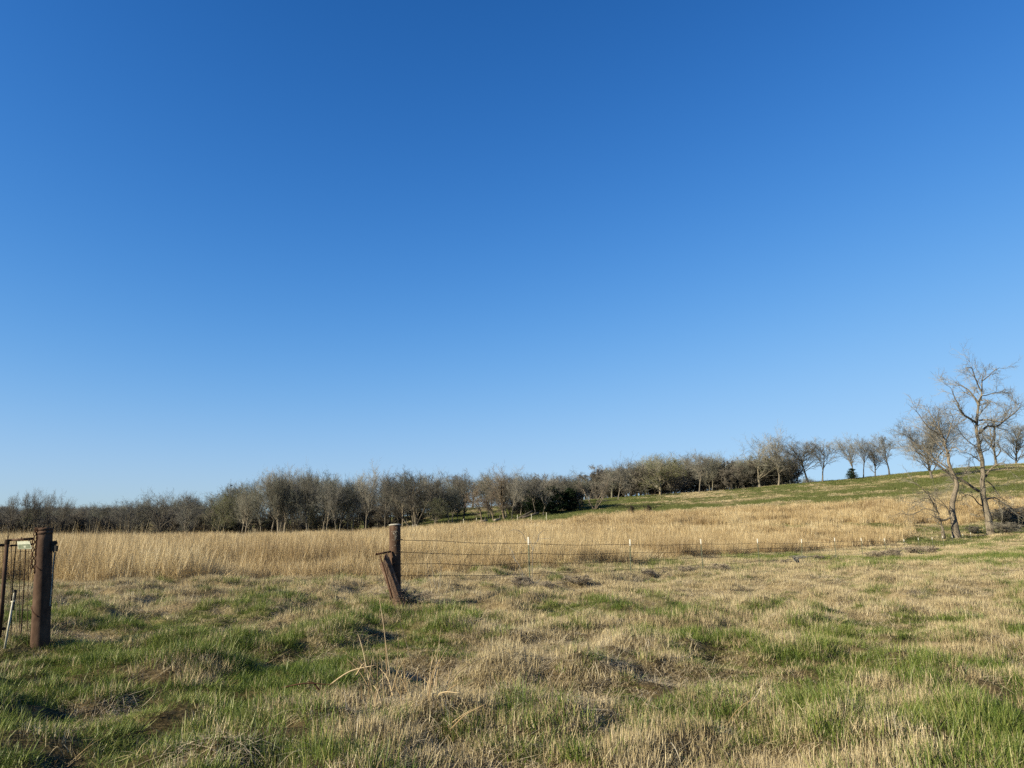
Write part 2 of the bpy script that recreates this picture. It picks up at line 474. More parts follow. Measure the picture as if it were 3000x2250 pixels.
# ground: one sheet, soil and thatch under the blades, grass colour where blades thin out far off
def ground_mat():
    m, N, L, out = mat('field_soil_and_turf')
    g = N.new('ShaderNodeAttribute'); g.attribute_name = 'green'
    h = N.new('ShaderNodeAttribute'); h.attribute_name = 'hill'
    ta = N.new('ShaderNodeAttribute'); ta.attribute_name = 'tallgrass'
    geo = N.new('ShaderNodeNewGeometry')
    n1 = N.new('ShaderNodeTexNoise'); n1.inputs['Scale'].default_value = 1.7; n1.inputs['Detail'].default_value = 9; n1.inputs['Roughness'].default_value = .7
    L.new(geo.outputs['Position'], n1.inputs['Vector'])
    n2 = N.new('ShaderNodeTexNoise'); n2.inputs['Scale'].default_value = 22; n2.inputs['Detail'].default_value = 6
    L.new(geo.outputs['Position'], n2.inputs['Vector'])
    mixn = mathn(N, L, 'ADD', mathn(N, L, 'MULTIPLY', n1.outputs['Fac'], .55), mathn(N, L, 'MULTIPLY', n2.outputs['Fac'], .45))
    dry = ramp(N, [(.32, (.16, .125, .07)), (.5, (.30, .235, .135)), (.68, (.43, .345, .21))])
    grn = ramp(N, [(.32, (.06, .07, .022)), (.5, (.115, .135, .042)), (.68, (.19, .20, .075))])
    L.new(mixn, dry.inputs[0]); L.new(mixn, grn.inputs[0])
    c = N.new('ShaderNodeMix'); c.data_type = 'RGBA'
    gg = mathn(N, L, 'ADD', g.outputs['Fac'], mathn(N, L, 'MULTIPLY', mathn(N, L, 'SUBTRACT', n1.outputs['Fac'], .5), .9), True)
    L.new(gg, c.inputs[0]); L.new(dry.outputs[0], c.inputs[6]); L.new(grn.outputs[0], c.inputs[7])
    # tall straw field floor
    ts = ramp(N, [(.3, (.20, .13, .06)), (.5, (.40, .28, .125)), (.7, (.52, .38, .19))])
    L.new(mixn, ts.inputs[0])
    c2 = N.new('ShaderNodeMix'); c2.data_type = 'RGBA'
    L.new(ta.outputs['Fac'], c2.inputs[0]); L.new(c.outputs[2], c2.inputs[6]); L.new(ts.outputs[0], c2.inputs[7])
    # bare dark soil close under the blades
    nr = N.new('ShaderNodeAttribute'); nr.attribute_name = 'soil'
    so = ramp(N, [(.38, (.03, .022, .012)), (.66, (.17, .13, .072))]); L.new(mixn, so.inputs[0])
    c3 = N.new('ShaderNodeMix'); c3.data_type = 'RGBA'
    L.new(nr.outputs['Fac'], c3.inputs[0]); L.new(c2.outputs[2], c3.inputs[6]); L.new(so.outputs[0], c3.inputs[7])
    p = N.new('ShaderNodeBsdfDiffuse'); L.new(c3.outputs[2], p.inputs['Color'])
    b = N.new('ShaderNodeBump'); b.inputs['Strength'].default_value = .6; b.inputs['Distance'].default_value = .12
    L.new(mixn, b.inputs['Height']); L.new(b.outputs[0], p.inputs['Normal'])
    L.new(p.outputs[0], out.inputs[0])
    return m
M_GROUND = ground_mat()

# ------------------------------------------------------------------ ground sheet (fans out from under the camera to the horizon)
fine = np.linspace(-54, 54, 520)
az = np.radians(np.concatenate([fine, np.linspace(60, 300, 41)]))
rr = np.concatenate([np.linspace(.4, 4.6, 16)[:-1], np.geomspace(4.6, 40, 230), np.geomspace(40.6, 320, 190), np.geomspace(330, 3000, 40)])
A, Rr = np.meshgrid(az, rr, indexing='ij')
GX, GY = Rr * np.sin(A), Rr * np.cos(A)
GZ = height(GX, GY)
na, nr_ = A.shape
idx = np.arange(na * nr_).reshape(na, nr_)
i2 = np.roll(idx, -1, 0)
q = np.stack([idx[:, :-1], idx[:, 1:], i2[:, 1:], i2[:, :-1]], -1).reshape(-1, 4)[:, ::-1]
V = np.concatenate([np.stack([GX, GY, GZ], -1).reshape(-1, 3), [[0, 0, 0.]]])
ctr = len(V) - 1
tri = np.stack([idx[:, 0], np.roll(idx[:, 0], -1), np.full(na, ctr)], -1)[:, ::-1]
at = lambda f: np.concatenate([f(GX, GY).ravel(), [0.]])
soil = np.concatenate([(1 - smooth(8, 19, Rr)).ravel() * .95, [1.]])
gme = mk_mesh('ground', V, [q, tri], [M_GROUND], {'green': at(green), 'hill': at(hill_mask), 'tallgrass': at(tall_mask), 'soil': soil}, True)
ground = tag(link('ground', gme), 'rolling farm field of mown grass, straw and green hillside', kind='structure')
# ------------------------------------------------------------------ grass (nobody could count it)
RNG = np.random.default_rng(7)

def ribbons(rng, base, azim, H, lean, curl, width, K=4, tipw=.15):
    """bent blades: base (n,3), heading, length, lean from vertical, extra bend along the blade, width"""
    n = len(base)
    t = np.linspace(0, 1, K)
    ang = lean[:, None] + curl[:, None] * t[None, :]
    seg = (H / (K - 1))[:, None]
    dx = np.sin(ang[:, :-1]) * seg; dz = np.cos(ang[:, :-1]) * seg
    rx = np.concatenate([np.zeros((n, 1)), np.cumsum(dx, 1)], 1)
    rz = np.concatenate([np.zeros((n, 1)), np.cumsum(dz, 1)], 1)
    ca, sa = np.cos(azim)[:, None], np.sin(azim)[:, None]
    P = np.stack([base[:, 0:1] + rx * ca, base[:, 1:2] + rx * sa, base[:, 2:3] + rz], -1)
    fa = azim + np.pi / 2 + rng.normal(0, .5, n)
    side = np.stack([np.cos(fa), np.sin(fa), np.zeros(n)], -1)[:, None, :]
    w = width[:, None] * (1 - (1 - tipw) * t[None, :] ** 1.6) / 2
    Lf = P - side * w[..., None]; Rt = P + side * w[..., None]
    V = np.stack([Lf, Rt], 2).reshape(-1, 3)
    k = np.arange(K - 1)
    q = np.stack([2 * k, 2 * k + 1, 2 * k + 3, 2 * k + 2], -1)
    Fq = (q[None] + (np.arange(n) * 2 * K)[:, None, None]).reshape(-1, 4)
    return V, [Fq]

def disc(rng, n, r):
    a = rng.uniform(0, 2 * np.pi, n); d = r * np.sqrt(rng.uniform(0, 1, n))
    return np.stack([d * np.cos(a), d * np.sin(a), np.full(n, -.015)], -1), a, d / r

SRC = {}
def source(kind, i, g, m):
    me = g.mesh(f'{kind}_{i}', [m])
    o = bpy.data.objects.new(f'{kind}_{i:02d}', me)
    c = SRC.setdefault(kind, bpy.data.collections.new(kind + '_clumps'))
    c.objects.link(o)

def clump(rng, n, r, h, lean, curl, w, out=.5, K=4):
    b, a, rd = disc(rng, n, r)
    H = rng.uniform(h[0], h[1], n)
    az = np.where(rng.uniform(0, 1, n) < out, a, rng.uniform(0, 2 * np.pi, n))
    V, F = ribbons(rng, b, az, H, np.abs(rng.normal(lean[0], lean[1], n)) + rd * lean[0] * .6,
                   rng.normal(curl[0], curl[1], n), rng.uniform(w[0], w[1], n), K)
    var = np.repeat(np.clip(rng.beta(2, 2.4, n), 0, 1), 2 * K)
    return V, F, var

for i in range(8):                                   # lush green tufts
    g = Geo()
    g.add(*clump(RNG, 52, .115, (.04, .13), (.5, .3), (.8, .55), (.0028, .0056)))
    V_, F_, v_ = clump(RNG, 9, .12, (.06, .15), (.6, .3), (.5, .5), (.003, .005))
    g.add(V_, F_, .85 + .15 * v_)
    source('green_tuft', i, g, M_GREEN)
for i in range(8):                                   # mown straw stubble, upright cut stems
    g = Geo()
    g.add(*clump(RNG, 36, .125, (.025, .10), (.2, .22), (.1, .3), (.0026, .0052), .3, 3))
    V_, F_, v_ = clump(RNG, 20, .15, (.06, .2), (1.1, .3), (.5, .5), (.003, .006), .2, 4)
    g.add(V_, F_, v_ * .8)
    source('dry_stubble', i, g, M_DRY)
for i in range(6):                                   # matted thatch lying over
    g = Geo()
    g.add(*clump(RNG, 34, .16, (.10, .3), (1.25, .22), (.35, .4), (.003, .006), .2, 5))
    source('thatch', i, g, M_THATCH)
for i in range(8):                                   # tall straw, near edge
    g = Geo()
    g.add(*clump(RNG, 26, .17, (.6, 1.15), (.09, .09), (.2, .2), (.0055, .010), .5, 5))
    V_, F_, v_ = clump(RNG, 30, .2, (.35, .8), (.4, .35), (1.0, .7), (.006, .012), .3, 5)
    g.add(V_, F_, v_ * .75)
    source('tall_straw', i, g, M_TALL)
for i in range(6):                                   # tall straw, farther, wider bunches
    g = Geo()
    g.add(*clump(RNG, 60, .6, (.7, 1.2), (.07, .07), (.2, .15), (.014, .026), .5, 4))
    V_, F_, v_ = clump(RNG, 30, .6, (.3, .7), (.35, .25), (.7, .4), (.014, .026), .4, 4)
    g.add(V_, F_, v_ * .7)
    source('far_straw', i, g, M_TALL)
for i in range(5):                                   # single long seed stems standing above the rest
    g = Geo()
    g.add(*clump(RNG, 3, .3, (1.35, 1.85), (.05, .05), (.16, .1), (.006, .009), .5, 6))
    source('seed_stem', i, g, M_TALL)
for i in range(6):                                   # hillside turf
    g = Geo()
    g.add(*clump(RNG, 46, .55, (.08, .2), (.35, .25), (.5, .4), (.018, .03), .4, 3))
    source('far_green', i, g, M_FARG)
for i in range(6):
    g = Geo()
    g.add(*clump(RNG, 46, .5, (.08, .24), (.25, .25), (.4, .4), (.014, .026), .4, 3))
    source('far_dry', i, g, M_DRY)

for i in range(6):
    g = Geo()
    g.add(*clump(RNG, 14, .35, (.5, 1.15), (1.2, .22), (.25, .25), (.006, .011), .3, 5))
    V_, F_, v_ = clump(RNG, 14, .3, (.15, .5), (.8, .4), (.6, .5), (.006, .01), .3, 4)
    g.add(V_, F_, v_)
    source('lodged', i, g, M_TALL)

def scatter(name, label, kind, pts, rot, scl, mats):
    pts = np.asarray(pts, float)
    n = len(pts)
    me = mk_mesh(name, pts, [], mats, {'rot': rot, 'scl': scl, 'pick': np.random.default_rng(len(name)).integers(0, 99, n)})
    o = tag(link(name, me), label, kind='stuff')
    ng = bpy.data.node_groups.new(name, 'GeometryNodeTree')
    ng.interface.new_socket('Geometry', in_out='INPUT', socket_type='NodeSocketGeometry')
    ng.interface.new_socket('Geometry', in_out='OUTPUT', socket_type='NodeSocketGeometry')
    N, L = ng.nodes, ng.links
    gi, go = N.new('NodeGroupInput'), N.new('NodeGroupOutput')
    ip = N.new('GeometryNodeInstanceOnPoints')
    ci = N.new('GeometryNodeCollectionInfo')
    ci.inputs['Collection'].default_value = SRC[kind]
    ci.inputs['Separate Children'].default_value = True
    ci.inputs['Reset Children'].default_value = True
    ip.inputs['Pick Instance'].default_value = True
    def named(nm, ty):
        a = N.new('GeometryNodeInputNamedAttribute'); a.data_type = ty; a.inputs['Name'].default_value = nm
        return a.outputs['Attribute']
    L.new(gi.outputs[0], ip.inputs['Points'])
    L.new(ci.outputs[0], ip.inputs['Instance'])
    f2i = N.new('FunctionNodeFloatToInt'); L.new(named('pick', 'FLOAT'), f2i.inputs[0])
    L.new(f2i.outputs[0], ip.inputs['Instance Index'])
    e2r = N.new('FunctionNodeEulerToRotation'); L.new(named('rot', 'FLOAT_VECTOR'), e2r.inputs[0])
    L.new(e2r.outputs[0], ip.inputs['Rotation'])
    L.new(named('scl', 'FLOAT_VECTOR'), ip.inputs['Scale'])
    L.new(ip.outputs[0], go.inputs[0])
    md = o.modifiers.new('blades', 'NODES'); md.node_group = ng
    return o

def strewn(y0, y1, dens, margin=2.0, k=.74):
    """random points over the strip of field between two distances"""
    area = (y1 - y0) * ((y0 + y1) * k + 2 * margin)
    n = int(area * dens)
    Y = np.sqrt(RNG.uniform(0, 1, n) * (y1 ** 2 - y0 ** 2) + y0 ** 2)
    X = RNG.uniform(-1, 1, n) * (k * Y + margin)
    return X, Y

def put(name, label, kind, X, Y, s0, s1, mats, tilt=.12, hs=None, sz=None):
    n = len(X)
    Z = height(X, Y)
    s = RNG.uniform(s0, s1, n)
    hz = s if hs is None else s * hs
    rot = np.stack([RNG.normal(0, tilt, n), RNG.normal(0, tilt, n), RNG.uniform(0, 6.283, n)], -1)
    scl = np.stack([s if sz is None else s * sz, s if sz is None else s * sz, hz], -1)
    return scatter(name, label, kind, np.stack([X, Y, Z], -1), rot, scl, mats)

def cover(y0, y1, dens, kind_g, kind_d, kind_t, sc, tag_, dens_t=.62):
    X, Y = strewn(y0, y1, dens)
    tm = tall_mask(X, Y); gr = green(X, Y); hm = hill_mask(X, Y)
    u = RNG.uniform(0, 1, len(X))
    keep = (RNG.uniform(0, 1, len(X)) > tm * .95)
    keep &= RNG.uniform(0, 1, len(X)) < .18 + .82 * smooth(.30, .44, vnoise(X * 2.6, Y * 2.4, 81) * .6 + vnoise(X * 1.1, Y * 1.1, 82) * .4) + smooth(14, 24, Y)
    tus = np.clip(1.05 + tussock(X, Y) * 2.1, .3, 1.9)
    sp = stripe(X, Y); hole = smooth(.30, .44, vnoise(X * 2.6, Y * 2.4, 81) * .6 + vnoise(X * 1.1, Y * 1.1, 82) * .4)
    tus = tus * (1 - .45 * sp)
    patch = fbm(X * .7, Y * .7, 77, 2)
    isg = keep & (u < gr * .9 + .03)
    isd = keep & ~isg & (RNG.uniform(0, 1, len(X)) > .45 * smooth(.55, .7, patch))
    put(f'green_grass', f'living green grass {tag_}', kind_g, X[isg], Y[isg], sc * .8, sc * 1.25, [M_GREEN], .14, tus[isg])
    put(f'dry_grass', f'mown dry straw grass {tag_}', kind_d, X[isd], Y[isd], sc * .8, sc * 1.25, [M_DRY], .1, np.clip(tus[isd], .5, 1.3))
    if kind_t:
        X, Y = strewn(y0, y1, dens * dens_t)
        pm = fbm(X * .7, Y * .7, 77, 2)
        k = (tall_mask(X, Y) < .5) & (green(X, Y) < .75) & (RNG.uniform(0, 1, len(X)) < .3 + smooth(.45, .62, pm) + .3 * smooth(12, 18, Y) + .9 * stripe(X, Y) - .1)
        put('matted_thatch_grass', f'flattened straw thatch {tag_}', kind_t, X[k], Y[k], sc * .7, sc * 1.2, [M_THATCH], .15)

cover(4.2, 12, 165, 'green_tuft', 'dry_stubble', 'thatch', 1.0, 'close to the camera')
cover(12, 26, 80, 'green_tuft', 'dry_stubble', 'thatch', 1.15, 'in the middle of the pasture')
cover(26, 62, 24, 'green_tuft', 'dry_stubble', 'thatch', 1.7, 'beside the fence line', .2)
cover(62, 128, 3.0, 'far_green', 'far_dry', None, 1.0, 'on the rising ground by the big trees')
# hillside
X, Y = strewn(118, 232, 1.1)
hm = hill_mask(X, Y); gr = green(X, Y)
k = hm > RNG.uniform(.2, 1, len(X)); g_ = RNG.uniform(0, 1, len(X)) < gr
put('hillside_grass', 'short green pasture grass on the far hillside', 'far_green', X[k & g_], Y[k & g_], .9, 1.6, [M_GREEN], .1)
put('hillside_dry_grass', 'dry tan grass streaking the far hillside', 'far_dry', X[k & ~g_], Y[k & ~g_], .9, 1.6, [M_DRY], .1)

# tall straw field
def straw(y0, y1, dens, kind, s0, s1, thr, label, name='tall_dry_grass', left_only=False, hmul=1.0):
    X, Y = strewn(y0, y1, dens, 4.0)
    m = tall_mask(X, Y)
    k = m > RNG.uniform(thr, 1, len(X))
    if left_only:
        k &= RNG.uniform(0, 1, len(X)) < 1 - smooth(650, 1150, u_of(X, Y)) * .95
    X, Y, m = X[k], Y[k], m[k]
    u = u_of(X, Y)
    hs = (.50 + .62 * smooth(.32, .62, fbm(X * .33, Y * .33, 51, 3))) * (.55 + .45 * m) * hmul
    hs = hs * (.88 - .05 * smooth(1100, 1600, u))
    put(name, label, kind, X, Y, s0, s1, [M_TALL], .07, hs)
straw(20, 36, 17, 'tall_straw', .9, 1.2, .05, 'tall tan straw along the near edge of the uncut field')
straw(36, 62, 8, 'tall_straw', 1.0, 1.4, .1, 'tall tan straw in the middle of the uncut field')
straw(62, 146, 1.9, 'far_straw', .9, 1.3, .1, 'tall tan straw at the back of the uncut field')
# stalks blown down along the ragged front of the straw
X, Y = strewn(14, 40, 9)
d_ = Y - edge_y(u_of(X, Y))
k = RNG.uniform(0, 1, len(X)) < np.exp(-np.abs(d_ + .6) / .9) * .8
put('lodged_straw', 'long straw stalks blown flat along the ragged front of the uncut field', 'lodged', X[k], Y[k], .7, 1.2, [M_TALL], .1)
straw(22, 60, 1.1, 'seed_stem', .85, 1.05, .5, 'thin seed stems standing above the tall straw', 'seed_stems', True)

X, Y = strewn(4.4, 15, 1.3)
put('straw_litter', 'loose pale stalks lying in the near grass', 'lodged', X, Y, .22, .5, [M_TALL], .2)
# ------------------------------------------------------------------ trees
def rotate(v, axis, ang):
    c, s = np.cos(ang)[..., None], np.sin(ang)[..., None]
    return v * c + np.cross(axis, v) * s + axis * (axis * v).sum(-1, keepdims=True) * (1 - c)

def grow(rng, start, d, L, r0, K, wob, up, taper=.35):
    n = len(start)
    P = np.empty((n, K, 3)); P[:, 0] = start
    d = nrm(d)
    step = (L / (K - 1))[:, None]
    for k in range(1, K):
        d = nrm(d + rng.normal(0, wob, (n, 3)) + np.array([0, 0, up]))
        P[:, k] = P[:, k - 1] + d * step
    t = np.linspace(0, 1, K)[None]
    R = r0[:, None] * (1 - (1 - taper) * t)
    return P, R

def sprout(rng, P, R, per, t0, t1, a_mean, a_sd, lf, lsd, rf, shape=0.0):
    """children along every parent polyline: start, heading, length, radius"""
    n, K, _ = P.shape
    t = t0 + (t1 - t0) * (np.arange(per)[None] + rng.uniform(.1, .9, (n, per))) / per
    x = t * (K - 1); i = np.clip(x.astype(int), 0, K - 2); f = (x - i)[..., None]
    rows = np.arange(n)[:, None]
    s = P[rows, i] * (1 - f) + P[rows, i + 1] * f
    tan = nrm(P[rows, i + 1] - P[rows, i])
    r = R[rows, i] * (1 - f[..., 0]) + R[rows, i + 1] * f[..., 0]
    plen = np.linalg.norm(np.diff(P, axis=1), axis=-1).sum(1)[:, None]
    rnd = nrm(rng.normal(0, 1, (n, per, 3)))
    ax = nrm(np.cross(tan, rnd))
    d = rotate(tan, ax, rng.normal(a_mean, a_sd, (n, per)))
    L = plen * lf * np.exp(rng.normal(0, lsd, (n, per))) * (1 - shape * np.abs(t - .45))
    rad = np.minimum(r * rf, r * .9)
    fl = lambda a: a.reshape(-1, *a.shape[2:])
    return fl(s), fl(d), fl(L), fl(rad)

def leaf_faces(rng, pts, size, n_per, spread):
    n = len(pts) * n_per
    c = np.repeat(pts, n_per, 0) + rng.normal(0, spread, (n, 3))
    a = nrm(rng.normal(0, 1, (n, 3))); b = nrm(np.cross(a, rng.normal(0, 1, (n, 3))))
    s = rng.uniform(.6, 1.3, n)[:, None] * size
    V = np.stack([c - a * s, c + b * s * .55, c + a * s, c - b * s * .55], 1).reshape(-1, 3)
    F = (np.arange(n) * 4)[:, None] + np.arange(4)[None]
    return V, F, np.repeat(rng.uniform(0, 1, n), 4)

MINR = .0105
def tree_meshes(name, seed, H=12., style='oval', limbs=9, l2=7, l3=7, l4=6, stems=1, trunk=.55, lean=.03, rad=.23,
                limb_a=.85, limb_l=.55, up=.06, wob=.12, t0=.3, tw=1.0, leaves=None):
    rng = np.random.default_rng(seed)
    gt, gc = Geo(), Geo()
    st = np.zeros((stems, 3)); dd = np.tile([[0, 0, 1.]], (stems, 1)) + rng.normal(0, lean if stems == 1 else .30, (stems, 3)) * [1, 1, 0]
    st[:, 2] = -.3
    if stems > 1: st[:, :2] = rng.normal(0, .25, (stems, 2))
    Lt = H * trunk * rng.uniform(.85, 1.1, stems) if stems > 1 else np.array([H * trunk])
    P0, R0 = grow(rng, st, dd, Lt, np.full(stems, rad) * (1 if stems == 1 else .6), 9, wob * .45, .03, .55)
    R0[:, 0] *= 1.35; R0[:, 1] *= 1.08
    V, F = tubes(P0, R0, 7); gt.add(V, F)
    per = max(3, limbs // stems)
    s, d, L, r = sprout(rng, P0, R0, per, t0, 1.0, limb_a, .2, limb_l * H / Lt.mean(), .18, .62, .5)
    # a few leaders carry on from the trunk top
    k = 2 if stems == 1 else 1
    tip = np.repeat(P0[:, -1], k, 0); tdir = np.repeat(nrm(P0[:, -1] - P0[:, -2]), k, 0)
    d = np.concatenate([d, tdir + rng.normal(0, .28, tdir.shape)])
    s = np.concatenate([s, tip]); L = np.concatenate([L, np.full(len(tip), H * (1 - trunk) * .92)])
    r = np.concatenate([r, np.repeat(R0[:, -1], k) * .85])
    P1, R1 = grow(rng, s, d, L, r, 7, wob, up, .3)
    V, F = tubes(P1, R1, 5); gt.add(V, F)
    s, d, L, r = sprout(rng, P1, R1, l2, .2, 1., .75, .22, .46, .25, .6, .4)
    P2, R2 = grow(rng, s, d, L, np.maximum(r, MINR * 1.6), 5, wob * 1.2, up * .9, .35)
    V, F = tubes(P2, R2, 4); gc.add(V, F)
    s, d, L, r = sprout(rng, P2, R2, l3, .2, 1., .7, .25, .52, .3, .6, .3)
    P3, R3 = grow(rng, s, d, L, np.maximum(r, MINR * 1.15), 4, wob * 1.3, up * .8, .45)
    V, F = tubes(P3, R3, 3); gc.add(V, F)
    s, d, L, r = sprout(rng, P3, R3, l4, .25, 1., .65, .25, .62, .3, .7)
    P4, R4 = grow(rng, s, d, np.minimum(L, 1.0), np.full(len(s), MINR * tw), 3, wob, up, .6)
    V, F = tubes(P4, R4, 3); gc.add(V, F)
    out = {'trunk': gt.mesh(name + '_trunk', [M_BARK], True), 'crown': gc.mesh(name + '_crown', [M_TWIG])}
    if leaves:
        m, size, nper, spread, share = leaves
        tips = P4[rng.uniform(0, 1, len(P4)) < share][:, 1:].reshape(-1, 3)
        V, F, v = leaf_faces(rng, tips, size, nper, spread)
        g = Geo(); g.add(V, [F], v)
        out['foliage'] = g.mesh(name + '_foliage', [m])
    allp = np.concatenate([P0.reshape(-1, 3), P1.reshape(-1, 3), P2.reshape(-1, 3), P4.reshape(-1, 3)])
    out['H'] = np.percentile(allp[:, 2], 99.7)
    tip_x = np.hypot(P4[:, -1, 0], P4[:, -1, 1])
    out['W'] = 2 * np.percentile(tip_x, 90)
    return out

KINDS = {}
for i in range(3):   # broad rounded crowns
    KINDS[f'oval{i}'] = tree_meshes('broad_tree', 100 + i, limbs=17, trunk=.72, limb_a=.78, limb_l=.42, up=.085, t0=.2)
for i in range(3):   # upright vase
    KINDS[f'vase{i}'] = tree_meshes('vase_tree', 120 + i, limbs=10, trunk=.48, limb_a=.48, limb_l=.56, up=.13, t0=.38, l3=7)
for i in range(3):   # tall, few limbs, clear trunk
    KINDS[f'tall{i}'] = tree_meshes('tall_tree', 140 + i, limbs=13, trunk=.72, limb_a=.62, limb_l=.40, up=.12, t0=.26, l3=7)
for i in range(2):   # several stems from one base
    KINDS[f'multi{i}'] = tree_meshes('stemmed_tree', 160 + i, limbs=12, stems=4, trunk=.62, limb_a=.6, limb_l=.36, up=.08, t0=.3)
for i in range(2):   # open orchard-like crowns with fewer twigs
    KINDS[f'open{i}'] = tree_meshes('open_tree', 180 + i, limbs=8, l2=6, l3=5, l4=4, trunk=.5, limb_a=.75, limb_l=.5, up=.05, wob=.17, tw=1.15)
for i in range(2):   # green buds
    KINDS[f'bud{i}'] = tree_meshes('budding_tree', 200 + i, limbs=14, trunk=.58, limb_a=.85, limb_l=.48, up=.08, t0=.22, leaves=(M_BUD, .075, 1, .12, .9))
KINDS['thinbud'] = tree_meshes('budding_tree', 210, limbs=9, l3=6, trunk=.55, limb_a=.7, limb_l=.45, up=.08, leaves=(M_BUD, .06, 1, .12, .4))
for i in range(2):   # dead oak leaves still hanging
    KINDS[f'rust{i}'] = tree_meshes('rusty_tree', 220 + i, limbs=10, trunk=.6, limb_a=.9, limb_l=.42, up=.03, t0=.25, leaves=(M_DEAD, .06, 1, .10, .75))
for i in range(4):   # hill ridge trees: clear thin trunk, high spreading crown
    KINDS[f'ridge{i}'] = tree_meshes('ridge_tree', 260 + i, H=13., limbs=13 if i != 3 else 10, trunk=.62 + .05 * (i % 2), limb_a=.72, limb_l=.43, up=.10, t0=.40, rad=.19, wob=.14)
KINDS['dense0'] = tree_meshes('dense_tree', 280, H=14., limbs=20, l2=8, l3=8, l4=7, trunk=.5, limb_a=.62, limb_l=.5, up=.10, t0=.2, rad=.2)
# low brush: short trunk, twigs from the ground
for i in range(3):
    KINDS[f'brush{i}'] = tree_meshes('brush', 240 + i, H=4.5, limbs=16, stems=8, trunk=.75, limb_a=.45, limb_l=.4, rad=.07, up=.09, t0=.05, l2=6, l3=7, l4=6, tw=1.5)

def cedar_meshes(seed, H=9.):
    rng = np.random.default_rng(seed)
    gt, gc = Geo(), Geo()
    rod(gt, (0, 0, -.3), (0, 0, H * .95), .16, .03, 6, 5)
    n = 150
    z = H * (.05 + .93 * np.sort(rng.uniform(0, 1, n) ** 1.25))
    rmax = 1.0 + 1.15 * (1 - z / H) ** .75 * 1.6
    rmax = np.where(z > H * .9, .5, rmax) * rng.uniform(.65, 1.12, n)
    a = rng.uniform(0, 6.283, n)
    s = np.stack([0 * z, 0 * z, z], -1); d = np.stack([np.cos(a), np.sin(a), rng.uniform(.1, .6, n)], -1)
    P, R = grow(rng, s, d, rmax, np.full(n, .035), 5, .1, .06, .3)
    V, F = tubes(P, R, 3); gt.add(V, F)
    pts = (P[:, 1:, :] ).reshape(-1, 3)
    V, F, v = leaf_faces(rng, np.repeat(pts, 9, 0), .16, 1, .20)
    gc.add(V, [F], v)
    return {'trunk': gt.mesh('cedar_trunk', [M_BARK], True), 'crown': gc.mesh('cedar_crown', [M_CEDAR]), 'H': H, 'W': 4.4}
KINDS['cedar0'] = cedar_meshes(300); KINDS['cedar1'] = cedar_meshes(301)

TR = np.random.default_rng(99)
def plant(kind, u, Y, top_v, label, cat='tree', group=None, width=None, tint=(1, 1, 1), base_v=None, name='bare_tree', rz=None, leaf_tint=None, grow_min=.5, trunk_tint=None):
    """one tree: Empty at its base, children trunk, crown (and foliage)"""
    k = KINDS[kind]
    X = (u - 1500) * Y / 2289.0
    z = float(height(X, Y))
    if base_v is not None:
        z = pt(u, base_v, Y)[2] * .6 + z * .4
    up = -(top_v - 1125.0)
    ztop = CAM_H + Y * (F_PX * SP + up * CP) / (F_PX * CP - up * SP)
    H = max(ztop - z, grow_min)
    sz = H / k['H']
    sx = sz
    if width: sx = np.clip((width * 1.36 * Y / 2289.0) / k['W'], sz * .6, sz * 2.1)
    e = empty(name, (X, Y, z - .05), label, cat, group, TR.uniform(0, 6.28) if rz is None else rz)
    e.scale = (sx, sx, sz)
    for p in ('trunk', 'crown', 'foliage'):
        if p in k:
            o = link(p, k[p], e)
            t = leaf_tint if (p == 'foliage' and leaf_tint) else (trunk_tint if (p == 'trunk' and trunk_tint) else tint)
            o.color = (*t, 1)
    return e

G_WOOD = 'bare trees of the wood behind the straw field'
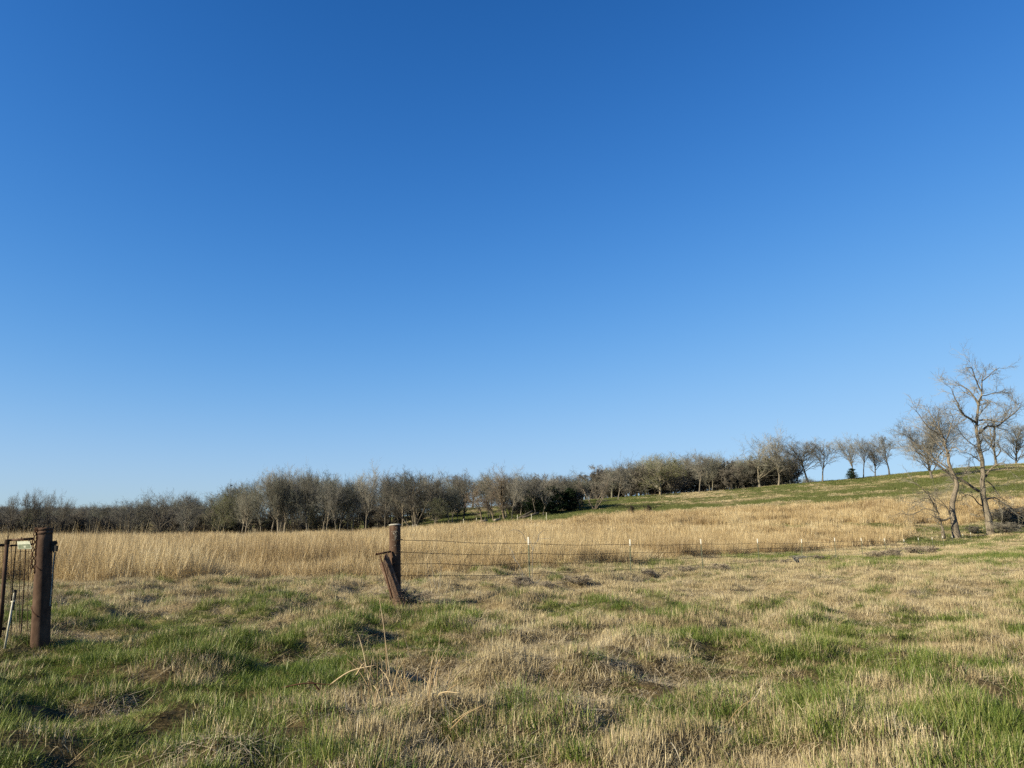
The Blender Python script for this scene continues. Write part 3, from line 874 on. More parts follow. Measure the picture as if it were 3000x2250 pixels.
# trees that stand out: (kind, u, distance, top, width, label, tint)
grey, warm, dark, pale = (.85, .85, .83), (.95, .85, .75), (.6, .58, .55), (1.1, 1.08, 1.02)
STAND = [
 ('ridge3', 20, 150, 1446, 75, 'slim dark bare tree directly behind the tilted gate pole', dark),
 ('ridge1', 68, 152, 1436, 62, 'leaning bare tree behind the gate sign, second from the frame edge', dark),
 ('vase0', 100, 155, 1437, 70, 'forked bare tree just above the top of the thick rusty gate post', dark),
 ('ridge3', 128, 152, 1441, 66, 'thin leaning bare tree right above the rim of the thick gate post', dark),
 ('ridge2', 165, 150, 1446, 80, 'bare tree leaning right, last of the thin row at the left', dark),
 ('vase2', 375, 170, 1462, 78, 'bushy bare tree at the low left end of the wood', grey),
 ('open0', 478, 160, 1434, 92, 'tall dark spreading bare tree standing in front of the left wood', dark),
 ('oval1', 545, 185, 1445, 70, 'rounded grey tree right of the dark spreading tree', grey),
 ('ridge1', 797, 155, 1368, 105, 'tallest pale bare tree with twin trunk in the middle of the left wood', pale),
 ('ridge0', 905, 170, 1378, 90, 'broad topped bare tree right of the tallest pale tree', grey),
 ('ridge2', 985, 165, 1398, 70, 'bare tree before the dip in the wood skyline', grey),
 ('ridge2', 1072, 170, 1357, 88, 'high pale tree rising alone above the wood left of the rusty corner post', pale),
 ('ridge3', 1128, 172, 1385, 50, 'narrow bare tree just right of the high lone treetop', grey),
 ('multi0', 1218, 150, 1378, 150, 'dark many stemmed tree spreading wide beyond the corner post', dark),
 ('multi1', 1280, 175, 1384, 90, 'upright grey tree at the right shoulder of the many stemmed one', grey),
 ('ridge3', 1358, 158, 1382, 95, 'single dark trunked tree standing on the small green clearing', dark),
 ('rust0', 1412, 148, 1418, 80, 'low rusty brown tree at the left end of the grove', warm),
 ('vase0', 1478, 146, 1369, 95, 'tall round headed tree in the rusty grove', warm),
 ('rust1', 1445, 142, 1440, 70, 'rusty leaved tree in front of the grove edge', warm),
 ('ridge0', 1500, 142, 1388, 55, 'slim pale trunk at the right of the round headed tree', pale),
 ('ridge1', 1568, 150, 1392, 70, 'bare tree beside the first dark cedar', grey),
 ('open0', 1592, 146, 1392, 62, 'crooked pale tree standing in front of the cedars', pale),
 ('vase2', 1650, 175, 1388, 70, 'grey treetop over the two cedars', grey),
 ('multi1', 1742, 150, 1378, 92, 'double trunked tree alone on the green slope with a long shadow', (1.15, 1.05, .95)),
 ('ridge0', 1812, 190, 1345, 74, 'tall pale tree with twin white trunks at the wood edge', pale),
 ('bud0', 1938, 200, 1331, 118, 'big round olive green tree with thick pale trunk', (1.2, 1.15, 1.0)),
 ('ridge3', 2052, 192, 1322, 68, 'lone pale tree with side branches on the hill edge', pale),
 ('thinbud', 2232, 205, 1286, 86, 'pale green budding tree at the left of the ridge group', (1.1, 1.1, 1.0)),
 ('ridge0', 2287, 200, 1262, 92, 'tallest vase shaped tree of the ridge group', pale),
 ('ridge1', 2372, 200, 1288, 82, 'dense grey tree in the middle of the ridge group', grey),
 ('ridge2', 2345, 214, 1300, 60, 'greyish tree half hidden behind the dense ridge tree', grey),
 ('ridge3', 2418, 200, 1287, 66, 'open crowned tree with slanting twin stems ending the ridge group', pale),
 ('ridge2', 2513, 200, 1275, 78, 'left tree of the airy row on the skyline', pale),
 ('ridge3', 2540, 206, 1278, 60, 'slender tree with bent side limb in the airy skyline row', grey),
 ('oval2', 2575, 210, 1308, 52, 'small round tree low in the airy skyline row', grey),
 ('ridge1', 2618, 203, 1272, 76, 'last tall tree of the airy skyline row', grey),
 ('dense0', 2742, 165, 1196, 150, 'large dense twiggy tree on the hill behind the big near tree', grey),
 ('open1', 2935, 225, 1195, 110, 'bare tree beyond the ridge right of the big trunk', pale),
 ('oval1', 2995, 230, 1240, 90, 'bare tree on the ridge cut by the frame edge', pale),
]
GR = {'wood': G_WOOD}
for kind, u, Y, tv, wd, lab, ti in STAND:
    grp = 'trees on the hill ridge' if u > 2150 else G_WOOD
    tv -= 6
    if 2185 < u < 2460: wd *= 1.22
    if u < 200: wd, ti = wd * .55, (.62, .6, .57)
    elif u < 1720 and Y > 158: Y = 150 + (Y - 158) * .25
    e = plant(kind, u, Y, tv, lab, 'tree', grp, wd, ti, rz=0.0 if u < 200 else None)
    if u < 200: e.rotation_euler = (0, .10 + .05 * math.sin(u), 0)
plant('cedar0', 1615, 148, 1425, 'dark green cedar, broader of the pair in the grove', 'evergreen tree', 'dark cedars', 62, name='cedar_tree')
plant('cedar1', 1666, 150, 1430, 'dark green cedar at the right end of the grove', 'evergreen tree', 'dark cedars', 58, name='cedar_tree')
plant('cedar1', 1560, 156, 1430, 'dark cedar hidden among trunks in the grove', 'evergreen tree', 'dark cedars', 50, name='cedar_tree')
plant('cedar0', 2507, 196, 1372, 'small dark cedar bush under the skyline row', 'evergreen tree', 'dark cedars', 26, name='cedar_tree')
plant('thinbud', 272, 185, 1470, 'small pale green tree at the low gap on the left', 'tree', G_WOOD, 50, (1, 1, .9), name='budding_tree')
plant('bud1', 655, 165, 1440, 'yellow green budding tree at the left end of the tall wood', 'tree', G_WOOD, 95, (.85, .85, .7), name='budding_tree')
plant('bud0', 700, 175, 1420, 'green tinged treetop left of the tallest pale tree', 'tree', G_WOOD, 85, (.8, .8, .7), name='budding_tree')
plant('bud1', 95, 175, 1480, 'pale green bush behind the thin leaning trees', 'tree', G_WOOD, 60, (1, 1, .8), name='budding_tree')
plant('bud1', 1275, 148, 1455, 'low green budding tree right of the many stemmed one', 'tree', G_WOOD, 60, (.8, .8, .7), name='budding_tree')
plant('bud0', 945, 160, 1440, 'green tinged low tree deep in the left wood', 'tree', G_WOOD, 75, (.7, .7, .6), name='budding_tree')

# the wood itself: the many trees nothing tells apart
def skyline(u):
    return np.interp(u, [0, 180, 250, 350, 450, 600, 640, 700, 760, 850, 950, 1000, 1100, 1160, 1200, 1300, 1350, 1400, 1500, 1600, 1700, 1760, 1850, 2000, 2100, 2150, 2200, 2340],
                    [1505, 1505, 1490, 1474, 1458, 1448, 1434, 1416, 1392, 1380, 1386, 1402, 1400, 1392, 1386, 1392, 1394, 1392, 1394, 1396, 1404, 1384, 1352, 1334, 1330, 1338, 1352, 1384])
FILL = ['vase0', 'ridge1', 'oval2', 'tall2', 'multi0', 'ridge0', 'vase1', 'thinbud', 'oval1', 'tall1', 'ridge2', 'vase2', 'thinbud', 'oval0']
LAND = [(60, 'the thin leaning row'), (272, 'the small pale green tree'), (375, 'the bushy low end tree'), (478, 'the dark spreading tree'), (655, 'the yellow green budding tree'), (797, 'the tallest pale tree'),
        (905, 'the broad topped tree'), (985, 'the dip in the skyline'), (1072, 'the high lone pale treetop'), (1218, 'the many stemmed tree'),
        (1358, 'the clearing tree'), (1478, 'the round headed grove tree'), (1592, 'the crooked cedar side tree'), (1742, 'the double trunked slope tree'),
        (1812, 'the twin white trunks'), (1938, 'the big olive green tree'), (2052, 'the lone hill edge tree'), (2200, 'the ridge group start')]
def where(u):
    k = min(LAND, key=lambda l: abs(l[0] - u))
    return ('just left of ' if u < k[0] else 'just right of ') + k[1]
us = np.concatenate([TR.uniform(330, 640, 18), TR.uniform(640, 1330, 72), TR.uniform(1340, 1720, 34), TR.uniform(1720, 2330, 54), TR.uniform(-30, 330, 30), TR.uniform(1720, 2420, 44)])
nfront = len(us) - 44
for i, u in enumerate(us):
    if u < 330: Y = TR.uniform(250, 330)
    elif u < 1330: Y = TR.uniform(160, 215)
    elif u < 1720: Y = TR.uniform(165, 225)
    else: Y = TR.uniform(206, 250)
    if 1310 < u < 1400: Y = TR.uniform(232, 260)
    dip = abs(TR.normal(0, 25))
    top = skyline(u) + dip - (14 if u < 1720 else 14)
    if i >= nfront: Y = TR.uniform(255, 330); top = max(top + 22, 1372 + dip)
    t = TR.uniform(.52, .84) * (1.3 if u > 1720 else 1.08)
    wt = TR.uniform(.96, 1.06)
    front = i % 3 == 1 and 640 < u < 1700
    if front: Y = TR.uniform(152, 158)
    e = plant('ridge%d' % (i % 4) if front else FILL[i % len(FILL)], u, Y, top, f"{'taller' if dip < 9.5 else 'shorter'} bare tree packed in the wood {where(u)}",
          'tree', 'packed trees of the wood' if u < 1742 else 'packed trees along the hill crest', TR.uniform(42, 78), (t * wt * 1.03, t * 1.06, t * .94), trunk_tint=(1.45, 1.4, 1.28) if front else None)
# brush along the foot of the wood
us = np.concatenate([np.linspace(215, 1330, 36) + TR.normal(0, 10, 36), np.linspace(1725, 2330, 40) + TR.normal(0, 6, 40), np.linspace(-20, 215, 9), TR.uniform(1390, 1690, 12)])
for i, u in enumerate(us):
    Y = TR.uniform(166, 184) if u < 1330 else (TR.uniform(206, 222) if u > 1700 else TR.uniform(155, 175))
    X = (u - 1500) * Y / 2289.
    gz = float(height(X, Y))
    e = empty('brush', (X, Y, gz - .1), f'leafless brush at the wood foot {where(u)}', 'brush',
              'brush at the foot of the wood' if u < 1742 else 'brush along the crest', TR.uniform(0, 6.28))
    k = KINDS[f'brush{i % 3}']; s = TR.uniform(.8, 1.5) * (1.25 if u > 1720 else 1)
    e.scale = (s * 1.3, s * 1.3, s)
    t = TR.uniform(.5, .8) * (1.25 if u > 1720 else 1)
    for p in ('trunk', 'crown'):
        o = link(p, k[p], e); o.color = (t * 1.02, t * .95, t * .87, 1)
# far wooded hill on the left and low wood beyond the ridge gap: one far mass
c = bpy.data.collections.new('far_wood_crowns')
for i, kd in enumerate(['oval0', 'oval1', 'oval2', 'thinbud']):
    g = bpy.data.objects.new(f'far_crown_{i}', KINDS[kd]['crown']); g.color = (.8, .78, .74, 1); c.objects.link(g)
SRC['far_wood'] = c
def far_wood(name, label, n, u0, u1, y0, y1, s0, s1):
    Y = TR.uniform(y0, y1, n); u = TR.uniform(u0, u1, n); X = (u - 1500) * Y / 2289.
    s = TR.uniform(s0, s1, n)
    rot = np.stack([0 * s, 0 * s, TR.uniform(0, 6.28, n)], -1)
    scatter(name, label, 'far_wood', np.stack([X, Y, height(X, Y) - 3.0], -1), rot, np.stack([s * 1.3, s * 1.3, s], -1), [M_TWIG])
far_wood('far_wood', 'bluish far wood along the low horizon on the left', 460, -500, 720, 520, 900, .9, 1.25)
far_wood('far_wood_edge', 'low far treetops showing beyond the hill ridge', 60, 2380, 2520, 300, 420, .6, .75)
# ------------------------------------------------------------------ the big near trees on the right
def limb_tree(name, label, Y, trunk, limbs, seed, tint, r_trunk, group=None, l2=9, l3=7, l4=5):
    """trunk and limbs follow the photograph's lines at distance Y with real depth; limbs carry branches and twigs"""
    rng = np.random.default_rng(seed)
    base = pt(trunk[0][0], trunk[0][1], Y)
    e = empty(name, base, label, 'tree', group)
    gt, gc = Geo(), Geo()
    def world(path, depth0, depth1):
        n = len(path)
        return np.array([pt(u, v, Y + depth0 + (depth1 - depth0) * i / (n - 1)) for i, (u, v) in enumerate(path)]) - base
    tp = world(trunk, 0, .6)
    tp = np.concatenate([[tp[0] - (0, 0, .4)], tp])
    P = poly(tp, 26)
    P[1:-1] += rng.normal(0, .035, P[1:-1].shape)
    t = np.linspace(0, 1, 26)
    R = r_trunk * (1.22 * np.exp(-t * 9) * .35 + (1 - t) ** .8 * .95 + .06)
    V, F = tubes(P[None], R[None], 10); gt.add(V, F)
    parents = [(P[None, 9:], R[None, 9:])]
    for path, r0, dep in limbs:
        lp = poly(world(path, 0.3, dep), 12)
        lp[1:] += np.cumsum(rng.normal(0, .045, lp[1:].shape), 0)
        r0 = r0 * .72; lr = np.linspace(r0, max(r0 * .22, .02), 12)
        V, F = tubes(lp[None], lr[None], 7); gt.add(V, F)
        parents.append((lp[None], lr[None]))
    ends = []
    for Pp, Rp in parents:
        plen = np.linalg.norm(np.diff(Pp[0], axis=0), axis=1).sum()
        n2 = max(4, int(plen * l2 / 6))
        s, d, L, r = sprout(rng, Pp, Rp, n2, .18, 1., .8, .25, 1., .3, .5)
        L = np.clip(rng.normal(1.55, .45, len(L)), .6, 2.8)
        P2, R2 = grow(rng, s, d, L, np.clip(r, .022, .06), 7, .17, .035, .3)
        V, F = tubes(P2, R2, 4); gc.add(V, F)
        s, d, L, r = sprout(rng, P2, R2, l3, .15, 1., .75, .3, .5, .3, .62)
        P3, R3 = grow(rng, s, d, L, np.clip(r, .012, .03), 5, .17, .03, .4)
        V, F = tubes(P3, R3, 3); gc.add(V, F)
        s, d, L, r = sprout(rng, P3, R3, l4, .2, 1., .7, .3, .55, .3, .7)
        P4, R4 = grow(rng, s, d, np.minimum(L, .7), np.full(len(s), .0078), 3, .15, .03, .6)
        V, F = tubes(P4, R4, 3); gc.add(V, F)
        ends.append(P4[:, -1])
    o = link('trunk', gt.mesh(name + '_trunk', [M_BARK], True), e); o.color = (*tint, 1)
    o = link('crown', gc.mesh(name + '_crown', [M_TWIG]), e); o.color = (*tint, 1)
    return e

def c5(*p):            # photograph crop coordinates of the tree close-up -> photograph pixels
    return [(2550 + x / 2.765, 1000 + y / 2.765) for x, y in p]

limb_tree('large_bare_tree', 'large bare tree with thick bent trunk standing nearest at the right', 86,
    c5((978, 1560), (935, 1350), (905, 1150), (912, 1000), (880, 850), (860, 700), (866, 600), (882, 500), (900, 420), (906, 310), (922, 235)),
    [(c5((860, 660), (800, 625), (740, 600), (700, 540), (650, 440), (630, 380)), .20, -2.5),
     (c5((880, 515), (840, 470), (770, 400), (690, 350), (610, 335)), .17, 1.5),
     (c5((895, 400), (850, 300), (800, 215), (735, 205)), .12, -1.5),
     (c5((905, 320), (960, 250), (1000, 215), (1020, 205)), .09, 1.5),
     (c5((885, 745), (930, 700), (1030, 690), (1090, 640), (1180, 570), (1225, 505)), .19, 2.),
     (c5((878, 640), (960, 635), (1050, 655), (1130, 600), (1130, 480)), .13, -2.),
     (c5((895, 480), (960, 490), (1010, 530)), .08, -1.5),
     (c5((915, 440), (1000, 420), (1095, 430)), .08, 2.),
     (c5((935, 1100), (975, 1010), (1060, 970), (1135, 1040)), .15, -2.),
     (c5((880, 1215), (790, 1150), (700, 1100), (590, 1010), (480, 940), (340, 850)), .22, -1.),
     (c5((930, 1285), (1000, 1262), (1100, 1330), (1235, 1395)), .13, 1.5),
     (c5((900, 1330), (820, 1262), (760, 1270), (735, 1330)), .10, -2.),
     (c5((940, 1130), (1000, 1180), (1040, 1260), (1120, 1300)), .10, 2.),
     (c5((918, 960), (868, 900), (852, 865), (858, 800)), .13, -.5),
     (c5((912, 980), (850, 940), (800, 905)), .14, .5),
     (c5((910, 1060), (820, 1010), (760, 1040)), .09, 1.5),
     (c5((880, 860), (780, 790), (740, 700), (750, 640)), .08, -1.5),
     (c5((905, 900), (980, 860), (1000, 780), (990, 720)), .08, 1.)],
    501, (1.15, 1.1, 1.0), .33, 'near trees by the fence', l2=11, l3=8, l4=6)
limb_tree('broken_bare_tree', 'bent grey tree with knobbly s shaped trunk left of the large bare tree', 84,
    c5((695, 1565), (672, 1430), (660, 1335), (685, 1235), (698, 1170), (690, 1120), (652, 1040), (622, 910), (585, 770), (558, 700), (540, 620)),
    [(c5((650, 1045), (560, 965), (480, 900), (380, 820), (300, 760)), .14, 1.5),
     (c5((620, 905), (690, 860), (760, 885), (800, 850)), .10, -1.5),
     (c5((585, 775), (530, 660), (480, 560), (470, 500)), .10, 1.2),
     (c5((605, 830), (660, 700), (690, 640), (660, 560)), .09, -1.2),
     (c5((560, 760), (470, 700), (400, 610), (350, 540)), .09, -1.),
     (c5((625, 930), (540, 830), (430, 720), (330, 680)), .09, 2.),
     (c5((690, 1120), (760, 1080), (820, 1010)), .08, 1.)],
    502, (1.15, 1.08, .98), .33, 'near trees by the fence')
limb_tree('fallen_limb_tree', 'low broken tree with fallen limbs propped against the bent trunk', 83,
    c5((588, 1555), (580, 1490), (562, 1440), (555, 1410)),
    [(c5((655, 1425), (560, 1420), (530, 1380)), .17, .2),
     (c5((650, 1425), (590, 1340), (530, 1270), (520, 1230)), .10, .5),
     (c5((556, 1400), (500, 1300), (430, 1205), (325, 1105)), .13, -1.),
     (c5((540, 1385), (440, 1352), (350, 1392), (215, 1368)), .09, 1.),
     (c5((550, 1395), (480, 1285), (390, 1282), (315, 1310)), .08, -1.5),
     (c5((545, 1380), (500, 1250), (470, 1220)), .07, 1.)],
    503, (.95, .9, .8), .17, 'near trees by the fence', l2=8)

for i, (u, Y, s_, t_, lab) in enumerate(((2945, 90, .75, .95, 'dark low brush just right of the large bare tree'), (2985, 92, .8, .85, 'dark brush at the right frame edge behind the large bare tree'),
                                    (2962, 84, .45, 1.2, 'small tangle of fallen twigs right of the large bare tree trunk'), (2850, 90, .35, .9, 'dark low brush between the two thick near trunks'))):
    X = (u - 1500) * Y / 2289.
    e = empty('brush', (X, Y, float(height(X, Y)) - .1), lab, 'brush', None, i * 1.3)
    k = KINDS[f'brush{i % 3}']; e.scale = (s_ * 1.9, s_ * 1.5, s_ * .62)
    for p in ('trunk', 'crown'):
        o = link(p, k[p], e); o.color = (t_, t_ * .95, t_ * .85, 1)

# ------------------------------------------------------------------ wire fence
FENCE = [(1552, 1573), (1845, 1580), (2056, 1579), (2221, 1578), (2346, 1579), (2445, 1575.5), (2524, 1576), (2592, 1577), (2648, 1579),
         (2692, 1575), (2731, 1574.5), (2763, 1570), (2791, 1569.5), (2820, 1564), (2843, 1560), (2865, 1556), (2883, 1545), (2907, 1536), (2956, 1521)]
tops = []
for u, v in FENCE:
    r = (u - 1500) / 2289.
    s = (20 * r - .454) / (3.36 - r * 4.354)
    Y = 20 + 4.354 * s
    tops.append(pt(u, v, Y))
fence = empty('wire_fence', (tops[0][0], tops[0][1], 0), 'barbed wire fence on green steel posts with white tips running away to the right', 'fence')
F0 = np.array(fence.location)
g = Geo()
for cx, cy, sx, sy in ((0, 0, .036, .008), (0, .016, .008, .026)):
    box(g, (cx, cy, .38), (sx, sy, 1.20))
for k in range(9): box(g, (0, -.008, .05 + k * .1), (.02, .008, .022))
post_me = g.mesh('t_post', [M_POSTG])
g = Geo()
for cx, cy, sx, sy in ((0, 0, .039, .011), (0, .016, .011, .029)):
    box(g, (cx, cy, 1.095), (sx, sy, .19))
tip_me = g.mesh('t_post_tip', [M_WHITE])
rng = np.random.default_rng(5)
for i, p in enumerate(tops):
    o = link('post', post_me, fence, p - F0 - np.array([0, 0, 1.19]))
    o.rotation_euler = (rng.normal(0, .02), rng.normal(-.02, .025), -.6 + rng.normal(0, .2))
    link('post_tip', tip_me, o)
# rusty corner post
Yc = 15.2
cb, ct = pt(1158, 1752, Yc), pt(1157, 1537, Yc)
def pipe_post(name, label, p0, p1, r, r_top):
    e = empty(name, p0, label, 'fence post')
    g = Geo(); L = np.linalg.norm(p1 - p0); ax = (p1 - p0) / L
    n = 40; t = np.linspace(-.3 / L, 1, 12)
    V, F = tubes(((p1 - p0)[None] * t[:, None])[None], np.linspace(r, r_top, 12)[None], n, tip=False); g.add(V, F)
    link('pipe', g.mesh(name + '_pipe', [M_RUST], True), e)
    return e, ax, L
corner, cax, cL = pipe_post('corner_post', 'rusty pipe fence post with lichen and concrete top near the middle', cb, ct, .108, .108)
g = Geo()
V, F = tubes(np.array([[cax * (cL - .012), cax * (cL + .004)]]), np.full((1, 2), .117), 32, tip=False, base_cap=True); g.add(V, F)
V, F = tubes(np.array([[cax * (cL + .003), cax * (cL + .012), cax * (cL + .018)]]), np.array([[.10, .085, .03]]), 24, tip=False); g.add(V, F)
link('concrete_cap', g.mesh('corner_cap', [M_CONC], True), corner)
# crust of pale lichen on the side facing the road
g = Geo(); rl = np.random.default_rng(3)
for k in range(70):
    h_ = cL - .05 - abs(rl.normal(.16, .11)); a = -math.pi / 2 + rl.normal(.22, .20)
    c_ = cax * h_ + np.array([math.cos(a), math.sin(a), 0]) * .1085
    n_ = np.array([math.cos(a), math.sin(a), 0]); t_ = np.array([-n_[1], n_[0], 0]); s_ = rl.uniform(.004, .011)
    ang = np.linspace(0, 2 * np.pi, 7)[:-1]
    ring = c_ + (np.cos(ang)[:, None] * t_ + np.sin(ang)[:, None] * [0, 0, 1.]) * s_ * rl.uniform(.6, 1.2, 6)[:, None] - n_ * .002
    V = np.concatenate([ring, [c_ + n_ * .003]])
    g.add(V, [[(j, (j + 1) % 6, 6) for j in range(6)]])
o = link('lichen', g.mesh('lichen', [M_CONC]), corner); o['kind'] = 'stuff'
wire_h = [1.085, .86, .635, .415]
def loop(c, r, h, tilt=0., turns=1.0, n=26, ph=0.):
    a = ph + np.linspace(0, 2 * np.pi * turns, n)
    return np.stack([c[0] + np.cos(a) * r, c[1] + np.sin(a) * r, h + np.sin(a) * tilt + np.linspace(0, .02 * (turns > 1), n)], -1)
for k, h_ in enumerate(wire_h):
    g = Geo()
    P = loop((0, 0), .1125, h_ - (.0 if k else .0), .012, 2.0 if k == 0 else 1.0, 40)
    V, F = tubes(P[None], np.full((1, 40), .0038), 5, tip=False); g.add(V, F)
    link('wire_wrap', g.mesh('wire_wrap', [M_WIRE]), corner)
g = Geo(); curve_tube(g, [np.array([-.07, -.088, cL - .04]), np.array([.02, -.115, cL - .12]), np.array([.085, -.075, cL - .22])], .004)
link('slack_wire', g.mesh('slack_wire', [M_WIRE]), corner)
# stub rail jutting from the post toward the left
pa, pb = pt(1101, 1624, Yc - .30), pt(1145, 1616, Yc - .12)
g = Geo(); rod(g, pa - cb, pb - cb, .018, .018, 10); rod(g, pa - cb - (.004, 0, 0), pa - cb + (.012, 0, 0.002), .022, .022, 10)
link('stub_rail', g.mesh('stub_rail', [M_RUSTD], True), corner)

# the leaning stump of an old wooden brace
def P4_(u, v, Y): return pt(u, v, Y)
w0, w1 = pt(1166, 1756, Yc - .22), pt(1124, 1638, Yc - .24)
brace = empty('leaning_wooden_post', w0, 'short split reddish wooden post leaning against the rusty corner post', 'wooden post')
g = Geo(); K = 9; n = 22
ax = w1 - w0; ts = np.linspace(-.18, 1, K); rs = np.random.default_rng(8)
side = nrm(np.cross(ax, [0, 1, 0])); fro = nrm(np.cross(side, ax))
groove = 1 + .03 * np.sin(np.arange(n) * 2.6) + rs.normal(0, .028, n)
V = []
for k, t in enumerate(ts):
    ang = np.arange(n) * 2 * np.pi / n
    rr_ = .112 * groove * (1.04 - .10 * t) * (1 + rs.normal(0, .012, n))
    ring = ax * t + np.cos(ang)[:, None] * side * rr_[:, None] + np.sin(ang)[:, None] * fro * rr_[:, None] * .75
    if k == K - 1:   # splintered slanting top: left part broken off lower
        ring += nrm(ax) * (np.where(np.cos(ang) * np.sign(side[0]) > .1, .05, -.10) + rs.normal(0, .03, n))[:, None]
    V.append(ring)
V.append((ax * .95)[None])
V = np.concatenate(V)
F = [(k * n + j, k * n + (j + 1) % n, (k + 1) * n + (j + 1) % n, (k + 1) * n + j) for k in range(K - 1) for j in range(n)]
T3 = [((K - 1) * n + j, (K - 1) * n + (j + 1) % n, K * n) for j in range(n)]
g.add(V, [F, T3])
o = link('post', g.mesh('wooden_post', [M_WOOD]), brace)
g = Geo(); curve_tube(g, [pt(1113, 1628, Yc - .36) - w0, pt(1122, 1655, Yc - .39) - w0, pt(1150, 1752, Yc - .40) - w0], .013, 8)
link('rusty_bar', g.mesh('rusty_bar', [M_RUSTD], True), brace)
for k, (a_, b_) in enumerate((((1122, 1654), (1158, 1648)), ((1135, 1685), (1162, 1678)), ((1142, 1718), (1168, 1712)))):
    g = Geo(); pa_, pb_ = pt(*a_, Yc - .40) - w0, pt(*b_, Yc - .35) - w0
    curve_tube(g, [pa_, (pa_ + pb_) / 2 + np.array([0, -.03, -.015]), pb_], .0035)
    link('tie_wire', g.mesh('tie_wire', [M_WIRE]), brace)

# barbed strands from the corner post along the T posts
hs = [1.02, .78, .555, .285]
for k in range(4):
    pts_ = [cb + cax * wire_h[k] + np.array([.115, 0, 0])]
    prev = pts_[0]
    for i, p in enumerate(tops):
        q_ = p + np.array([0, -.02, hs[k] - 1.19 + rng.normal(0, .012)])
        for f in (.25, .5, .75):
            pts_.append(prev * (1 - f) + q_ * f + np.array([0, 0, -.028 * math.sin(f * math.pi) + rng.normal(0, .010)]))
        pts_.append(q_); prev = q_
    g = Geo()
    P = poly(np.array(pts_) - F0, 6 * len(pts_))
    r_ = .0054 + .00008 * P[:, 1]
    V, F = tubes(P[None], r_[None], 5, tip=False); g.add(V, F)
    # barbs
    m = np.arange(2, 150, 1)
    B = P[m % len(P)]; d_ = nrm(rng.normal(0, 1, B.shape)) * .022
    V, F = tubes(np.stack([B - d_, B + d_], 1), np.full((len(B), 2), .002), 3, tip=False); g.add(V, F)
    link('barbed_wire', g.mesh('barbed_wire', [M_WIRE]), fence)

# ------------------------------------------------------------------ gate post, gate and what hangs there
Yg = 10.2
gb, gt_ = pt(118, 1874, Yg), pt(131.5, 1549, Yg)
gpost, gax, gL = pipe_post('gate_post', 'thick rusty pipe gate post with chains hanging at the left', gb, gt_, .114, .091)
g = Geo()
V, F = tubes(np.array([[gax * (gL - .07), gax * (gL - .035)]]), np.full((1, 2), .097), 32, tip=False, base_cap=True); g.add(V, F)
V, F = tubes(np.array([[gax * (gL - .02), gax * (gL + .006)]]), np.full((1, 2), .097), 32, tip=False, base_cap=True); g.add(V, F)
link('rim_band', g.mesh('rim_band', [M_RUST], True), gpost)
g = Geo(); rc = np.random.default_rng(12)
for k in range(16):
    a = rc.uniform(0, 6.28); c_ = gax * (gL + .008) + np.array([math.cos(a), math.sin(a), 0]) * rc.uniform(.02, .085)
    box(g, c_, rc.uniform(.012, .05, 3) * (1, 1, .5), None)
o = link('rust_flakes', g.mesh('rust_flakes', [M_RUST]), gpost); o['kind'] = 'stuff'
# weld lines spiralling down the pipe
for (h0, h1, a0, a1) in ((gL - .42, gL - .53, -2.6, -1.3), (gL - .98, gL - 1.10, -2.7, -1.35)):
    a = np.linspace(a0, a1, 12); h_ = np.linspace(h0, h1, 12)
    rr_ = .1145 - .023 * h_ / gL
    P = np.stack([np.cos(a) * rr_, np.sin(a) * rr_, h_], -1) + gax[None] * 0 + (gax[:2] / gax[2] * h_[:, None]) @ np.array([[1, 0, 0], [0, 1, 0]])
    g = Geo(); V, F = tubes(P[None], np.full((1, 12), .007), 5); g.add(V, F)
    link('weld_seam', g.mesh('weld_seam', [M_RUSTD]), gpost)
# dark hinge and latch block on the right of the post
lc = pt(161, 1600, Yg) - gb
g = Geo()
box(g, lc + (-.018, 0, 0), (.035, .05, .13)); box(g, lc + (.02, -.005, -.03), (.03, .045, .075)); box(g, lc + (.012, 0, .035), (.02, .03, .03))
rod(g, lc + (.0, -.02, .07), lc + (.0, -.02, -.08), .008, .008, 8)
curve_tube(g, [lc + (-.01, 0, .055), lc + (.012, 0, .072), lc + (.022, 0, .04)], .004)
link('latch', g.mesh('latch', [M_BLACK]), gpost)
g = Geo(); curve_tube(g, [pt(160, 1617, Yg) - gb, pt(156, 1655, Yg) - gb, pt(153, 1700, Yg) - gb, pt(146, 1775, Yg) - gb], .006, 6, 16)
link('strap', g.mesh('strap', [M_PALE]), gpost)
g = Geo(); curve_tube(g, [pt(163, 1617, Yg) - gb, pt(158, 1655, Yg) - gb, pt(155, 1705, Yg) - gb, pt(148, 1800, Yg) - gb], .0045, 6, 16)
link('cable', g.mesh('cable', [M_BLACK]), gpost)

